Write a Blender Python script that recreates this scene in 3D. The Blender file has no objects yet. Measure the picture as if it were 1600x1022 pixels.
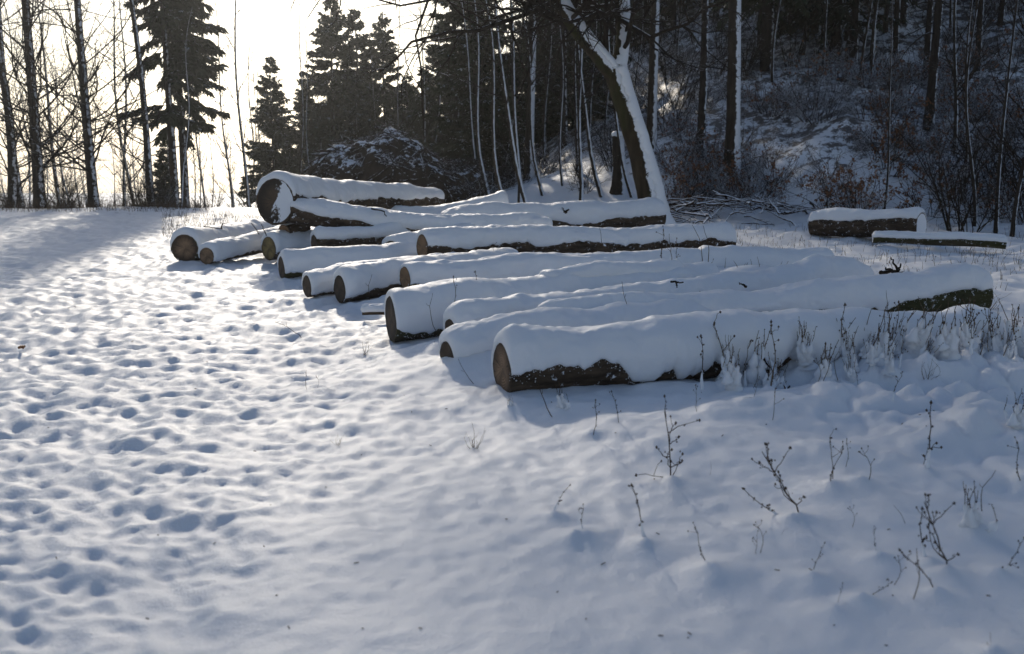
import bpy, math, random
import numpy as np
from mathutils import Vector, Matrix, Euler

S = bpy.context.scene
COL = S.collection
R = math.radians
rng = np.random.default_rng(7)
random.seed(7)

# ------------------------------------------------------------------ camera, sky, sun, exposure
CAM_H, PITCH, FPX = 1.65, R(10.2), 1556.0
cam_d = bpy.data.cameras.new('camera'); cam = bpy.data.objects.new('camera', cam_d); COL.objects.link(cam)
cam_d.sensor_width = 36.0; cam_d.lens = 35.0; cam_d.clip_end = 2000; cam_d.clip_start = 0.05
cam.location = (0, 0, CAM_H); cam.rotation_euler = (R(90) - PITCH, 0, 0)
cam_d.dof.use_dof = True; cam_d.dof.focus_distance = 10.5; cam_d.dof.aperture_fstop = 2.8
S.camera = cam
SUN_AZ, SUN_EL = R(-13.0), R(24.0)          # azimuth measured from +Y towards +X
SKY_STRENGTH, SUN_STRENGTH, EXPOSURE = 0.115, 2.5, -0.18

world = bpy.data.worlds.new('World'); S.world = world; world.use_nodes = True
nt = world.node_tree; nt.nodes.clear()
sky = nt.nodes.new('ShaderNodeTexSky'); sky.sky_type = 'NISHITA'; sky.sun_disc = False
sky.sun_elevation = SUN_EL; sky.sun_rotation = SUN_AZ
sky.air_density = 1.0; sky.dust_density = 1.2; sky.ozone_density = 2.2
bg = nt.nodes.new('ShaderNodeBackground'); bg.inputs['Strength'].default_value = SKY_STRENGTH
out = nt.nodes.new('ShaderNodeOutputWorld')
# thin white haze low all round the sky, thinning upward
tcw = nt.nodes.new('ShaderNodeTexCoord'); sxyz = nt.nodes.new('ShaderNodeSeparateXYZ'); nt.links.new(tcw.outputs['Generated'], sxyz.inputs[0])
mr = nt.nodes.new('ShaderNodeMapRange'); mr.inputs['From Min'].default_value = 0.0; mr.inputs['From Max'].default_value = 0.50
mr.inputs['To Min'].default_value = 0.75; mr.inputs['To Max'].default_value = 0.0; nt.links.new(sxyz.outputs[2], mr.inputs[0])
bw = nt.nodes.new('ShaderNodeRGBToBW'); nt.links.new(sky.outputs[0], bw.inputs[0])
hz = nt.nodes.new('ShaderNodeMix'); hz.data_type = 'RGBA'; hz.blend_type = 'MULTIPLY'; hz.inputs[0].default_value = 1.0
nt.links.new(bw.outputs[0], hz.inputs[6]); hz.inputs[7].default_value = (1.22, 1.15, 0.99, 1)
hm = nt.nodes.new('ShaderNodeMix'); hm.data_type = 'RGBA'; nt.links.new(mr.outputs[0], hm.inputs[0]); nt.links.new(sky.outputs[0], hm.inputs[6]); nt.links.new(hz.outputs[2], hm.inputs[7])
nt.links.new(hm.outputs[2], bg.inputs[0]); nt.links.new(bg.outputs[0], out.inputs[0])

sun_d = bpy.data.lights.new('sun', 'SUN'); sun = bpy.data.objects.new('sun', sun_d); COL.objects.link(sun)
sun_d.energy = SUN_STRENGTH; sun_d.angle = R(2.0); sun_d.color = (1.0, 0.90, 0.76)
SUNV = Vector((math.sin(SUN_AZ) * math.cos(SUN_EL), math.cos(SUN_AZ) * math.cos(SUN_EL), math.sin(SUN_EL)))
sun.rotation_euler = (-SUNV).to_track_quat('-Z', 'Y').to_euler()
sun.location = SUNV * 60
S.view_settings.view_transform = 'Standard'; S.view_settings.look = 'None'
S.view_settings.exposure = EXPOSURE; S.view_settings.gamma = 1.0
S.view_settings.use_curve_mapping = False
S.cycles.use_denoising = True
S.cycles.max_bounces = 6; S.cycles.diffuse_bounces = 3; S.cycles.transparent_max_bounces = 8
S.cycles.use_adaptive_sampling = True

# ------------------------------------------------------------------ small maths
def ray(px, py):
    cx, cy = (px - 800) / FPX, -(py - 511) / FPX
    c, s = math.cos(PITCH), math.sin(PITCH)
    return Vector((cx, c + cy * s, -s + cy * c))
def PZ(px, py, z):
    d = ray(px, py); t = (z - CAM_H) / d.z
    return Vector((d.x * t, d.y * t, z))
def PD(px, py, y):
    d = ray(px, py); t = y / d.y
    return Vector((d.x * t, y, CAM_H + d.z * t))

def _h(i, j, k, seed):
    n = (i * 374761393 + j * 668265263 + k * 2147483647 + seed * 1274126177) & 0xFFFFFFFF
    n = ((n ^ (n >> 13)) * 1274126177) & 0xFFFFFFFF
    n = n ^ (n >> 16)
    return (n & 0xFFFFFF) / float(0xFFFFFF)
def noise(x, y, z=0.0, seed=0):
    """value noise, -1..1"""
    x, y, z = np.broadcast_arrays(np.asarray(x, float), np.asarray(y, float), np.asarray(z, float))
    xi, yi, zi = np.floor(x).astype(np.int64), np.floor(y).astype(np.int64), np.floor(z).astype(np.int64)
    fx, fy, fz = x - xi, y - yi, z - zi
    fx, fy, fz = [f * f * f * (f * (f * 6 - 15) + 10) for f in (fx, fy, fz)]
    flat = not np.any(zi) and not np.any(fz)
    r = 0
    for a in (0, 1):
        wa = fx if a else 1 - fx
        for b in (0, 1):
            wb = fy if b else 1 - fy
            if flat:
                r = r + wa * wb * _h(xi + a, yi + b, zi, seed)
            else:
                for c in (0, 1):
                    r = r + wa * wb * (fz if c else 1 - fz) * _h(xi + a, yi + b, zi + c, seed)
    return r * 2 - 1
def fbm(x, y, z=0.0, seed=0, oct=4, gain=0.5):
    r, a, f, s = 0, 1.0, 1.0, 0
    for o in range(oct):
        r = r + a * noise(np.asarray(x) * f + 17.3 * o, np.asarray(y) * f + 5.1 * o, np.asarray(z) * f, seed + o)
        s += a; a *= gain; f *= 2.03
    return r / s
def smooth(a, b, x):
    t = np.clip((np.asarray(x, float) - a) / (b - a), 0, 1)
    return t * t * (3 - 2 * t)
def softplus(x, k):
    return k * np.logaddexp(0, np.asarray(x, float) / k)
def dimples(x, y, cell, seed, stretch=1.6, ang=0.3):
    """pressed hollows (old footprints): one soft pit for each cell, 0..1"""
    c, s = math.cos(ang), math.sin(ang)
    u = (x * c + y * s) / cell; v = (-x * s + y * c) / (cell * stretch)
    ui, vi = np.floor(u).astype(np.int64), np.floor(v).astype(np.int64)
    r = np.zeros_like(u)
    for a in (-1, 0, 1):
        for b in (-1, 0, 1):
            i, j = ui + a, vi + b
            px = i + 0.5 + 0.8 * (_h(i, j, 0, seed) - .5); py = j + 0.5 + 0.8 * (_h(i, j, 1, seed) - .5)
            rad = 0.40 + 0.28 * _h(i, j, 2, seed); dep = .55 + .45 * _h(i, j, 3, seed)
            th = 3.0 * _h(i, j, 4, seed); ct, st = np.cos(th), np.sin(th)
            du, dv = u - px, (v - py) * stretch
            du, dv = du * ct + dv * st, (-du * st + dv * ct) * 0.62
            d = np.sqrt(du * du + dv * dv) / rad
            r = np.maximum(r, dep * np.exp(-d * d * 1.7))
    return r

# ------------------------------------------------------------------ objects
def tag(o, label=None, cat=None, group=None, kind=None):
    if label: o['label'] = label
    if cat: o['category'] = cat
    if group: o['group'] = group
    if kind: o['kind'] = kind
    return o
def mesh_np(name, V, F, mats, smoothed=True, midx=None):
    """F: list of index arrays (each n x k)"""
    V = np.asarray(V, np.float32)
    if not isinstance(F, (list, tuple)): F = [F]
    F = [np.asarray(f, np.int32) for f in F if len(f)]
    me = bpy.data.meshes.new(name)
    me.vertices.add(len(V)); me.vertices.foreach_set('co', V.ravel())
    tot = np.concatenate([np.full(len(f), f.shape[1], np.int32) for f in F])
    idx = np.concatenate([f.ravel() for f in F])
    me.loops.add(len(idx)); me.loops.foreach_set('vertex_index', idx)
    me.polygons.add(len(tot))
    st = np.concatenate([[0], np.cumsum(tot)[:-1]]).astype(np.int32)
    me.polygons.foreach_set('loop_start', st)
    if smoothed: me.polygons.foreach_set('use_smooth', np.ones(len(tot), bool))
    for m in (mats if isinstance(mats, (list, tuple)) else [mats]): me.materials.append(m)
    if midx is not None: me.polygons.foreach_set('material_index', np.asarray(midx, np.int32))
    me.update(calc_edges=True); me.validate()
    return me
def link(name, data, parent=None, loc=None, rot=None):
    o = bpy.data.objects.new(name, data); COL.objects.link(o)
    if parent is not None: o.parent = parent
    if loc is not None: o.location = loc
    if rot is not None: o.rotation_euler = rot
    return o
def copy_tree(o, parent=None):
    c = o.copy(); COL.objects.link(c); c.parent = parent
    for ch in KIDS.get(o.name, ()): copy_tree(ch, c)
    return c
KIDS = {}
JOINED = {'seed_heads', 'branches', 'needles', 'stems', 'dry_leaves', 'clinging_snow', 'snow_crumbs'}
def kid(root, name, data):
    o = link(name, data, root)
    if name in JOINED: o['kind'] = 'stuff'
    KIDS.setdefault(root.name, []).append(o); return o

class Geo:
    def __init__(s): s.V, s.Q, s.T, s.n = [], [], [], 0
    def add(s, V, Q=None, T=None):
        V = np.asarray(V, float).reshape(-1, 3)
        s.V.append(V)
        if Q is not None and len(Q): s.Q.append(np.asarray(Q).reshape(-1, 4) + s.n)
        if T is not None and len(T): s.T.append(np.asarray(T).reshape(-1, 3) + s.n)
        s.n += len(V)
    def tubes(s, P, Rd, sides=4, cap=False):
        P = np.asarray(P, float); Rd = np.asarray(Rd, float)
        if P.ndim == 2: P = P[None]; Rd = Rd[None]
        n, k, _ = P.shape
        if n == 0: return
        T = np.gradient(P, axis=1); T /= np.linalg.norm(T, axis=2, keepdims=True) + 1e-9
        ref = np.zeros((n, 1, 3)); m = np.abs(T.mean(axis=1)[:, 2]) > 0.8
        ref[m, 0, 0] = 1; ref[~m, 0, 2] = 1
        A = np.cross(T, ref); A /= np.linalg.norm(A, axis=2, keepdims=True) + 1e-9
        B = np.cross(T, A)
        a = np.arange(sides) * 2 * math.pi / sides
        V = P[:, :, None, :] + Rd[:, :, None, None] * (np.cos(a)[None, None, :, None] * A[:, :, None, :] + np.sin(a)[None, None, :, None] * B[:, :, None, :])
        base = (np.arange(n) * k * sides)[:, None, None]
        i = np.arange(k - 1)[None, :, None] * sides; j = np.arange(sides)[None, None, :]; j2 = (j + 1) % sides
        Q = np.stack([base + i + j, base + i + sides + j, base + i + sides + j2, base + i + j2], axis=-1)
        Tt = None
        if cap:
            b = base[:, 0, 0]; tri = []
            for e in (0, (k - 1) * sides):
                for q in range(1, sides - 1):
                    tri.append(np.stack([b + e, b + e + q, b + e + q + 1], -1) if e else np.stack([b + e, b + e + q + 1, b + e + q], -1))
            Tt = np.concatenate(tri)
        s.add(V, Q.reshape(-1, 4), Tt)
    def blobs(s, C, Rr, squash=1.0):
        C = np.asarray(C, float).reshape(-1, 3); Rr = np.asarray(Rr, float).reshape(-1)
        o = np.array([[0, 0, 1], [1, 0, 0], [0, 1, 0], [-1, 0, 0], [0, -1, 0], [0, 0, -1]], float); o[:, 2] *= squash
        f = np.array([[0, 1, 2], [0, 2, 3], [0, 3, 4], [0, 4, 1], [5, 2, 1], [5, 3, 2], [5, 4, 3], [5, 1, 4]])
        V = C[:, None] + Rr[:, None, None] * o[None]
        s.add(V, None, (np.arange(len(C)) * 6)[:, None, None] + f[None])
    def mesh(s, name, mats, sm=True):
        return mesh_np(name, np.concatenate(s.V), s.Q and [np.concatenate(s.Q)] + ([np.concatenate(s.T)] if s.T else []) or [np.concatenate(s.T)], mats, sm)

# ------------------------------------------------------------------ materials
def mat(name):
    m = bpy.data.materials.new(name); m.use_nodes = True
    t = m.node_tree; b = t.nodes['Principled BSDF']
    return m, t, b
def N(t, typ, **kw):
    n = t.nodes.new(typ)
    for k, v in kw.items():
        if k in n.inputs: n.inputs[k].default_value = v
        else: setattr(n, k, v)
    return n
def tex(t, scale, detail=4, rough=0.55, coord=None, typ='ShaderNodeTexNoise'):
    n = t.nodes.new(typ); n.inputs['Scale'].default_value = scale
    if 'Detail' in n.inputs: n.inputs['Detail'].default_value = detail
    if 'Roughness' in n.inputs: n.inputs['Roughness'].default_value = rough
    if coord is not None: t.links.new(coord, n.inputs['Vector'])
    return n
def ramp(t, src, stops):
    n = t.nodes.new('ShaderNodeValToRGB'); e = n.color_ramp.elements
    while len(e) < len(stops): e.new(0.5)
    for q, (p, c) in zip(e, stops):
        q.position = p; q.color = (c, c, c, 1) if not isinstance(c, tuple) else (*c, 1)
    t.links.new(src, n.inputs[0]); return n
def math_(t, op, a, b=None):
    n = t.nodes.new('ShaderNodeMath'); n.operation = op
    for i, v in enumerate((a, b)):
        if v is None: continue
        if isinstance(v, (int, float)): n.inputs[i].default_value = v
        else: t.links.new(v, n.inputs[i])
    return n.outputs[0]
def mixc(t, fac, a, b):
    n = t.nodes.new('ShaderNodeMix'); n.data_type = 'RGBA'
    for s_, v in ((n.inputs[0], fac), (n.inputs[6], a), (n.inputs[7], b)):
        if isinstance(v, (int, float)): s_.default_value = v
        elif isinstance(v, tuple): s_.default_value = (*v, 1)
        else: t.links.new(v, s_)
    return n.outputs[2]

def snow_material(name, sparkle=True, grain=1.0):
    m, t, b = mat(name)
    g = N(t, 'ShaderNodeNewGeometry'); pos = g.outputs['Position']
    n1 = tex(t, 3.0, 5, 0.6, pos); 
    col = mixc(t, n1.outputs['Fac'], (0.80, 0.83, 0.88), (0.90, 0.915, 0.94))
    t.links.new(col, b.inputs['Base Color'])
    b.inputs['Roughness'].default_value = 0.52
    b.inputs['Specular IOR Level'].default_value = 0.75
    b.inputs['Subsurface Weight'].default_value = 0.35
    b.inputs['Subsurface Radius'].default_value = (0.9, 1.0, 1.15)
    b.inputs['Subsurface Scale'].default_value = 0.02
    n2 = tex(t, 55, 4, 0.7, pos); n3 = tex(t, 320, 2, 0.6, pos)
    bp = N(t, 'ShaderNodeBump', Strength=0.30 * grain, Distance=0.02); t.links.new(n2.outputs['Fac'], bp.inputs['Height'])
    bp2 = N(t, 'ShaderNodeBump', Strength=0.35 * grain, Distance=0.004); t.links.new(n3.outputs['Fac'], bp2.inputs['Height'])
    t.links.new(bp.outputs[0], bp2.inputs['Normal']); t.links.new(bp2.outputs[0], b.inputs['Normal'])
    if sparkle:      # ice crystals lying flat-faced at odd tilts: small mirror facets, a few among many
        v = tex(t, 260, coord=pos, typ='ShaderNodeTexVoronoi')
        sep = N(t, 'ShaderNodeSeparateColor'); t.links.new(v.outputs['Color'], sep.inputs[0])
        pick = math_(t, 'GREATER_THAN', sep.outputs[0], 0.86)
        near = math_(t, 'LESS_THAN', v.outputs['Distance'], 0.35)
        w = math_(t, 'MULTIPLY', math_(t, 'MULTIPLY', pick, near), 0.8)
        sub = N(t, 'ShaderNodeVectorMath', operation='SUBTRACT'); t.links.new(v.outputs['Color'], sub.inputs[0]); sub.inputs[1].default_value = (.5, .5, .5)
        sc = N(t, 'ShaderNodeVectorMath', operation='SCALE'); t.links.new(sub.outputs[0], sc.inputs[0]); sc.inputs['Scale'].default_value = 1.6
        ad = N(t, 'ShaderNodeVectorMath', operation='ADD'); t.links.new(sc.outputs[0], ad.inputs[0]); t.links.new(g.outputs['Normal'], ad.inputs[1])
        no = N(t, 'ShaderNodeVectorMath', operation='NORMALIZE'); t.links.new(ad.outputs[0], no.inputs[0])
        gl = N(t, 'ShaderNodeBsdfGlossy'); gl.inputs['Roughness'].default_value = 0.07; t.links.new(no.outputs[0], gl.inputs['Normal'])
        mx = N(t, 'ShaderNodeMixShader'); t.links.new(w, mx.inputs[0]); t.links.new(b.outputs[0], mx.inputs[1]); t.links.new(gl.outputs[0], mx.inputs[2])
        t.links.new(mx.outputs[0], t.nodes['Material Output'].inputs[0])
    return m
SNOW = snow_material('ground_snow')
SNOW_CAP = snow_material('log_snow', False, 0.8)
def ground_material():
    m = snow_material('snow_over_leaf_litter'); t = m.node_tree; b = t.nodes['Principled BSDF']
    src = b.inputs['Base Color'].links[0].from_socket; g = N(t, 'ShaderNodeNewGeometry')
    a = N(t, 'ShaderNodeAttribute', attribute_name='litter'); n = tex(t, 2.2, 8, 0.78, g.outputs['Position'])
    v = math_(t, 'ADD', n.outputs['Fac'], math_(t, 'MULTIPLY', a.outputs['Fac'], 0.16))
    f = math_(t, 'MULTIPLY', ramp(t, v, [(0.64, 0.0), (0.675, 1.0)]).outputs[0], 0.92)
    c2 = mixc(t, tex(t, 14, 3, .6, g.outputs['Position']).outputs['Fac'], (0.018, 0.012, 0.009), (0.07, 0.045, 0.03))
    t.links.new(mixc(t, math_(t, 'MULTIPLY', f, math_(t, 'GREATER_THAN', a.outputs['Fac'], 0.02)), src, c2), b.inputs['Base Color'])
    return m
GROUND = ground_material()

WIND = (0.80, -0.55, 0.20)       # the side the snow was blown against
def bark_material(name, c1, c2, wind=0.0, top=0.0, scale=14.0, dust=0.0, obj=False, moss=0.0):
    """bark with stuck snow: wind = snow blown on to one side, top = snow lying on upward faces, dust = loose specks"""
    m, t, b = mat(name)
    g = N(t, 'ShaderNodeNewGeometry'); pos = g.outputs['Position']; nor = g.outputs['Normal']
    tc = N(t, 'ShaderNodeTexCoord'); mp = N(t, 'ShaderNodeMapping'); t.links.new(tc.outputs['Object'], mp.inputs[0])
    mp.inputs['Scale'].default_value = (0.25, 1, 1) if obj else (1, 1, 0.22)
    n1 = tex(t, scale, 6, 0.65, mp.outputs[0])
    n4 = tex(t, scale * .2, 3, 0.5, mp.outputs[0])
    col = mixc(t, ramp(t, n1.outputs['Fac'], [(0.3, 0.0), (0.7, 1.0)]).outputs[0], c1, c2)
    if moss:
        col = mixc(t, math_(t, 'MULTIPLY', ramp(t, n4.outputs['Fac'], [(0.48, 0.0), (0.62, 1.0)]).outputs[0], moss), col, (0.045, 0.055, 0.015))
    fac = None
    ns = tex(t, 7, 5, 0.7, pos)
    def add(f, a):
        return a if f is None else math_(t, 'MAXIMUM', f, a)
    if wind:
        d = N(t, 'ShaderNodeVectorMath', operation='DOT_PRODUCT'); t.links.new(nor, d.inputs[0]); d.inputs[1].default_value = WIND
        v = math_(t, 'ADD', d.outputs['Value'], math_(t, 'MULTIPLY', math_(t, 'SUBTRACT', ns.outputs['Fac'], 0.5), 1.1))
        fac = add(fac, ramp(t, v, [(1.0 - wind, 0.0), (1.0 - wind + 0.06, 1.0)]).outputs[0])
    if top:
        sp = N(t, 'ShaderNodeSeparateXYZ'); t.links.new(nor, sp.inputs[0])
        v = math_(t, 'ADD', sp.outputs[2], math_(t, 'MULTIPLY', math_(t, 'SUBTRACT', ns.outputs['Fac'], 0.5), 1.6))
        fac = add(fac, ramp(t, v, [(1.0 - top, 0.0), (1.0 - top + 0.08, 1.0)]).outputs[0])
    if dust:
        nd = tex(t, 17, 7, 0.72, pos)
        fac = add(fac, ramp(t, nd.outputs['Fac'], [(1 - dust, 0.0), (1 - dust + 0.05, 1.0)]).outputs[0])
    if fac is not None: col = mixc(t, fac, col, (0.82, 0.85, 0.90))
    t.links.new(col, b.inputs['Base Color']); b.inputs['Roughness'].default_value = 0.9
    b.inputs['Specular IOR Level'].default_value = 0.15
    bp = N(t, 'ShaderNodeBump', Strength=1.0, Distance=0.045 if obj else 0.02); t.links.new(n1.outputs['Fac'], bp.inputs['Height'])
    t.links.new(bp.outputs[0], b.inputs['Normal'])
    return m
LOG_BARK = bark_material('log_bark', (0.016, 0.011, 0.008), (0.12, 0.085, 0.058), scale=15, dust=0.40, obj=True)
LOG_BARK_MOSS = bark_material('mossy_log_bark', (0.020, 0.016, 0.010), (0.12, 0.095, 0.060), scale=15, dust=0.40, obj=True, moss=0.5)
TRUNK = bark_material('trunk_bark', (0.016, 0.013, 0.010), (0.060, 0.048, 0.038), wind=0.22, scale=12)
TRUNK_SNOWY = bark_material('snow_blown_bark', (0.018, 0.014, 0.010), (0.065, 0.050, 0.036), wind=0.36, scale=12)
TRUNK_DARK = bark_material('dark_trunk_bark', (0.014, 0.011, 0.009), (0.048, 0.038, 0.030), wind=0.10, scale=12)
HERO_BARK = bark_material('mossy_trunk_bark', (0.018, 0.014, 0.009), (0.070, 0.052, 0.032), wind=0.42, scale=10, moss=0.6)
TWIG = bark_material('twig_bark', (0.016, 0.012, 0.009), (0.042, 0.031, 0.022), top=0.10, scale=20)
TWIG_SNOWY = bark_material('snowy_twig_bark', (0.028, 0.018, 0.013), (0.075, 0.048, 0.034), top=0.70, scale=20)
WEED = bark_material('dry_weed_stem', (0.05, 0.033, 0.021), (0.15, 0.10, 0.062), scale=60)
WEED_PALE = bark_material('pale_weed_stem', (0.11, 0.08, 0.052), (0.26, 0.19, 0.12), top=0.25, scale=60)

def needle_material(name, c1, c2, snow):
    m, t, b = mat(name)
    g = N(t, 'ShaderNodeNewGeometry'); pos = g.outputs['Position']
    n1 = tex(t, 1.3, 4, 0.6, pos)
    col = mixc(t, n1.outputs['Fac'], c1, c2)
    sp = N(t, 'ShaderNodeSeparateXYZ'); t.links.new(g.outputs['True Normal'], sp.inputs[0])
    ns = tex(t, 2.3, 6, 0.75, pos)
    v = math_(t, 'ADD', math_(t, 'ABSOLUTE', sp.outputs[2]), math_(t, 'MULTIPLY', math_(t, 'SUBTRACT', ns.outputs['Fac'], 0.5), 2.2))
    f = ramp(t, v, [(1.0 - snow, 0.0), (1.0 - snow + 0.15, 1.0)]).outputs[0]
    col = mixc(t, f, col, (0.75, 0.80, 0.86))
    t.links.new(col, b.inputs['Base Color']); b.inputs['Roughness'].default_value = 0.7
    b.inputs['Specular IOR Level'].default_value = 0.2
    return m
NEEDLES = needle_material('spruce_needles', (0.016, 0.026, 0.013), (0.055, 0.072, 0.032), 0.06)
NEEDLES_SNOWY = needle_material('snowy_spruce_needles', (0.012, 0.020, 0.012), (0.035, 0.048, 0.024), 0.14)

def leaf_material():
    m, t, b = mat('dry_beech_leaves')
    oi = N(t, 'ShaderNodeNewGeometry'); n1 = tex(t, 5, 2, 0.5, oi.outputs['Position'])
    t.links.new(mixc(t, n1.outputs['Fac'], (0.11, 0.045, 0.020), (0.28, 0.13, 0.055)), b.inputs['Base Color'])
    b.inputs['Roughness'].default_value = 0.8
    return m
LEAVES = leaf_material()

def face_material(name, heart, ring, rim, dark, snow=0.0):
    """sawn end grain: local x runs along the log, so rings are distances in the y-z plane"""
    m, t, b = mat(name)
    tc = N(t, 'ShaderNodeTexCoord'); mp = N(t, 'ShaderNodeMapping'); t.links.new(tc.outputs['Object'], mp.inputs[0])
    mp.inputs['Scale'].default_value = (0.0, 1, 1)
    wn = tex(t, 6, 3, 0.5, mp.outputs[0])
    ln = N(t, 'ShaderNodeVectorMath', operation='LENGTH'); t.links.new(mp.outputs[0], ln.inputs[0])
    rad = math_(t, 'ADD', ln.outputs['Value'], math_(t, 'MULTIPLY', math_(t, 'SUBTRACT', wn.outputs['Fac'], 0.5), 0.035))
    rings = math_(t, 'SINE', math_(t, 'MULTIPLY', rad, 360.0))
    rings = math_(t, 'MULTIPLY', math_(t, 'ADD', rings, 1.0), 0.5)
    big = tex(t, 9, 5, 0.65, tc.outputs['Object'])
    c = mixc(t, rings, heart, ring)
    c = mixc(t, ramp(t, rad, [(0.5 * rim, 0.0), (1.0 * rim, 1.0)]).outputs[0], c, tuple(x * 0.42 for x in ring))
    c = mixc(t, math_(t, 'MULTIPLY', ramp(t, big.outputs['Fac'], [(0.42, 0.0), (0.62, 1.0)]).outputs[0], dark), c, (0.030, 0.020, 0.013))
    # drying cracks running out from the heart
    sp = N(t, 'ShaderNodeSeparateXYZ'); t.links.new(tc.outputs['Object'], sp.inputs[0])
    an = math_(t, 'ARCTAN2', sp.outputs[1], sp.outputs[2])
    cr = tex(t, 1.0, 1, 0.5); comb = N(t, 'ShaderNodeCombineXYZ'); t.links.new(math_(t, 'MULTIPLY', an, 3.2), comb.inputs[0])
    t.links.new(math_(t, 'MULTIPLY', rad, 2.0), comb.inputs[1]); t.links.new(comb.outputs[0], cr.inputs['Vector'])
    crk = ramp(t, math_(t, 'ABSOLUTE', math_(t, 'SUBTRACT', cr.outputs['Fac'], 0.5)), [(0.0, 1.0), (0.022, 0.0)]).outputs[0]
    c = mixc(t, math_(t, 'MULTIPLY', crk, 0.8), c, (0.015, 0.010, 0.007))
    if snow:
        ns = tex(t, 5, 6, 0.7, tc.outputs['Object'])
        f = math_(t, 'ADD', ns.outputs['Fac'], math_(t, 'MULTIPLY', sp.outputs[1], -1.5))
        c = mixc(t, ramp(t, f, [(1 - snow, 0.0), (1 - snow + 0.04, 1.0)]).outputs[0], c, (0.82, 0.85, 0.90))
    t.links.new(c, b.inputs['Base Color']); b.inputs['Roughness'].default_value = 0.85
    bp = N(t, 'ShaderNodeBump', Strength=0.5, Distance=0.006); t.links.new(big.outputs['Fac'], bp.inputs['Height'])
    t.links.new(bp.outputs[0], b.inputs['Normal'])
    return m
FACES = {
    'brown': face_material('brown_cut_wood', (0.38, 0.24, 0.14), (0.17, 0.10, 0.055), 0.17, 0.45),
    'dark': face_material('dark_cut_wood', (0.11, 0.072, 0.042), (0.065, 0.043, 0.028), 0.15, 0.7),
    'tan': face_material('tan_cut_wood', (0.34, 0.205, 0.105), (0.25, 0.145, 0.075), 0.22, 0.2),
    'yellow': face_material('yellow_cut_wood', (0.36, 0.26, 0.10), (0.26, 0.18, 0.07), 0.20, 0.5),
    'frost': face_material('snow_plastered_cut_wood', (0.12, 0.075, 0.045), (0.07, 0.045, 0.028), 0.25, 0.5, 0.47),
    'snow': face_material('snow_covered_cut_wood', (0.12, 0.075, 0.045), (0.07, 0.045, 0.028), 0.25, 0.3, 0.85),
}

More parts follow.
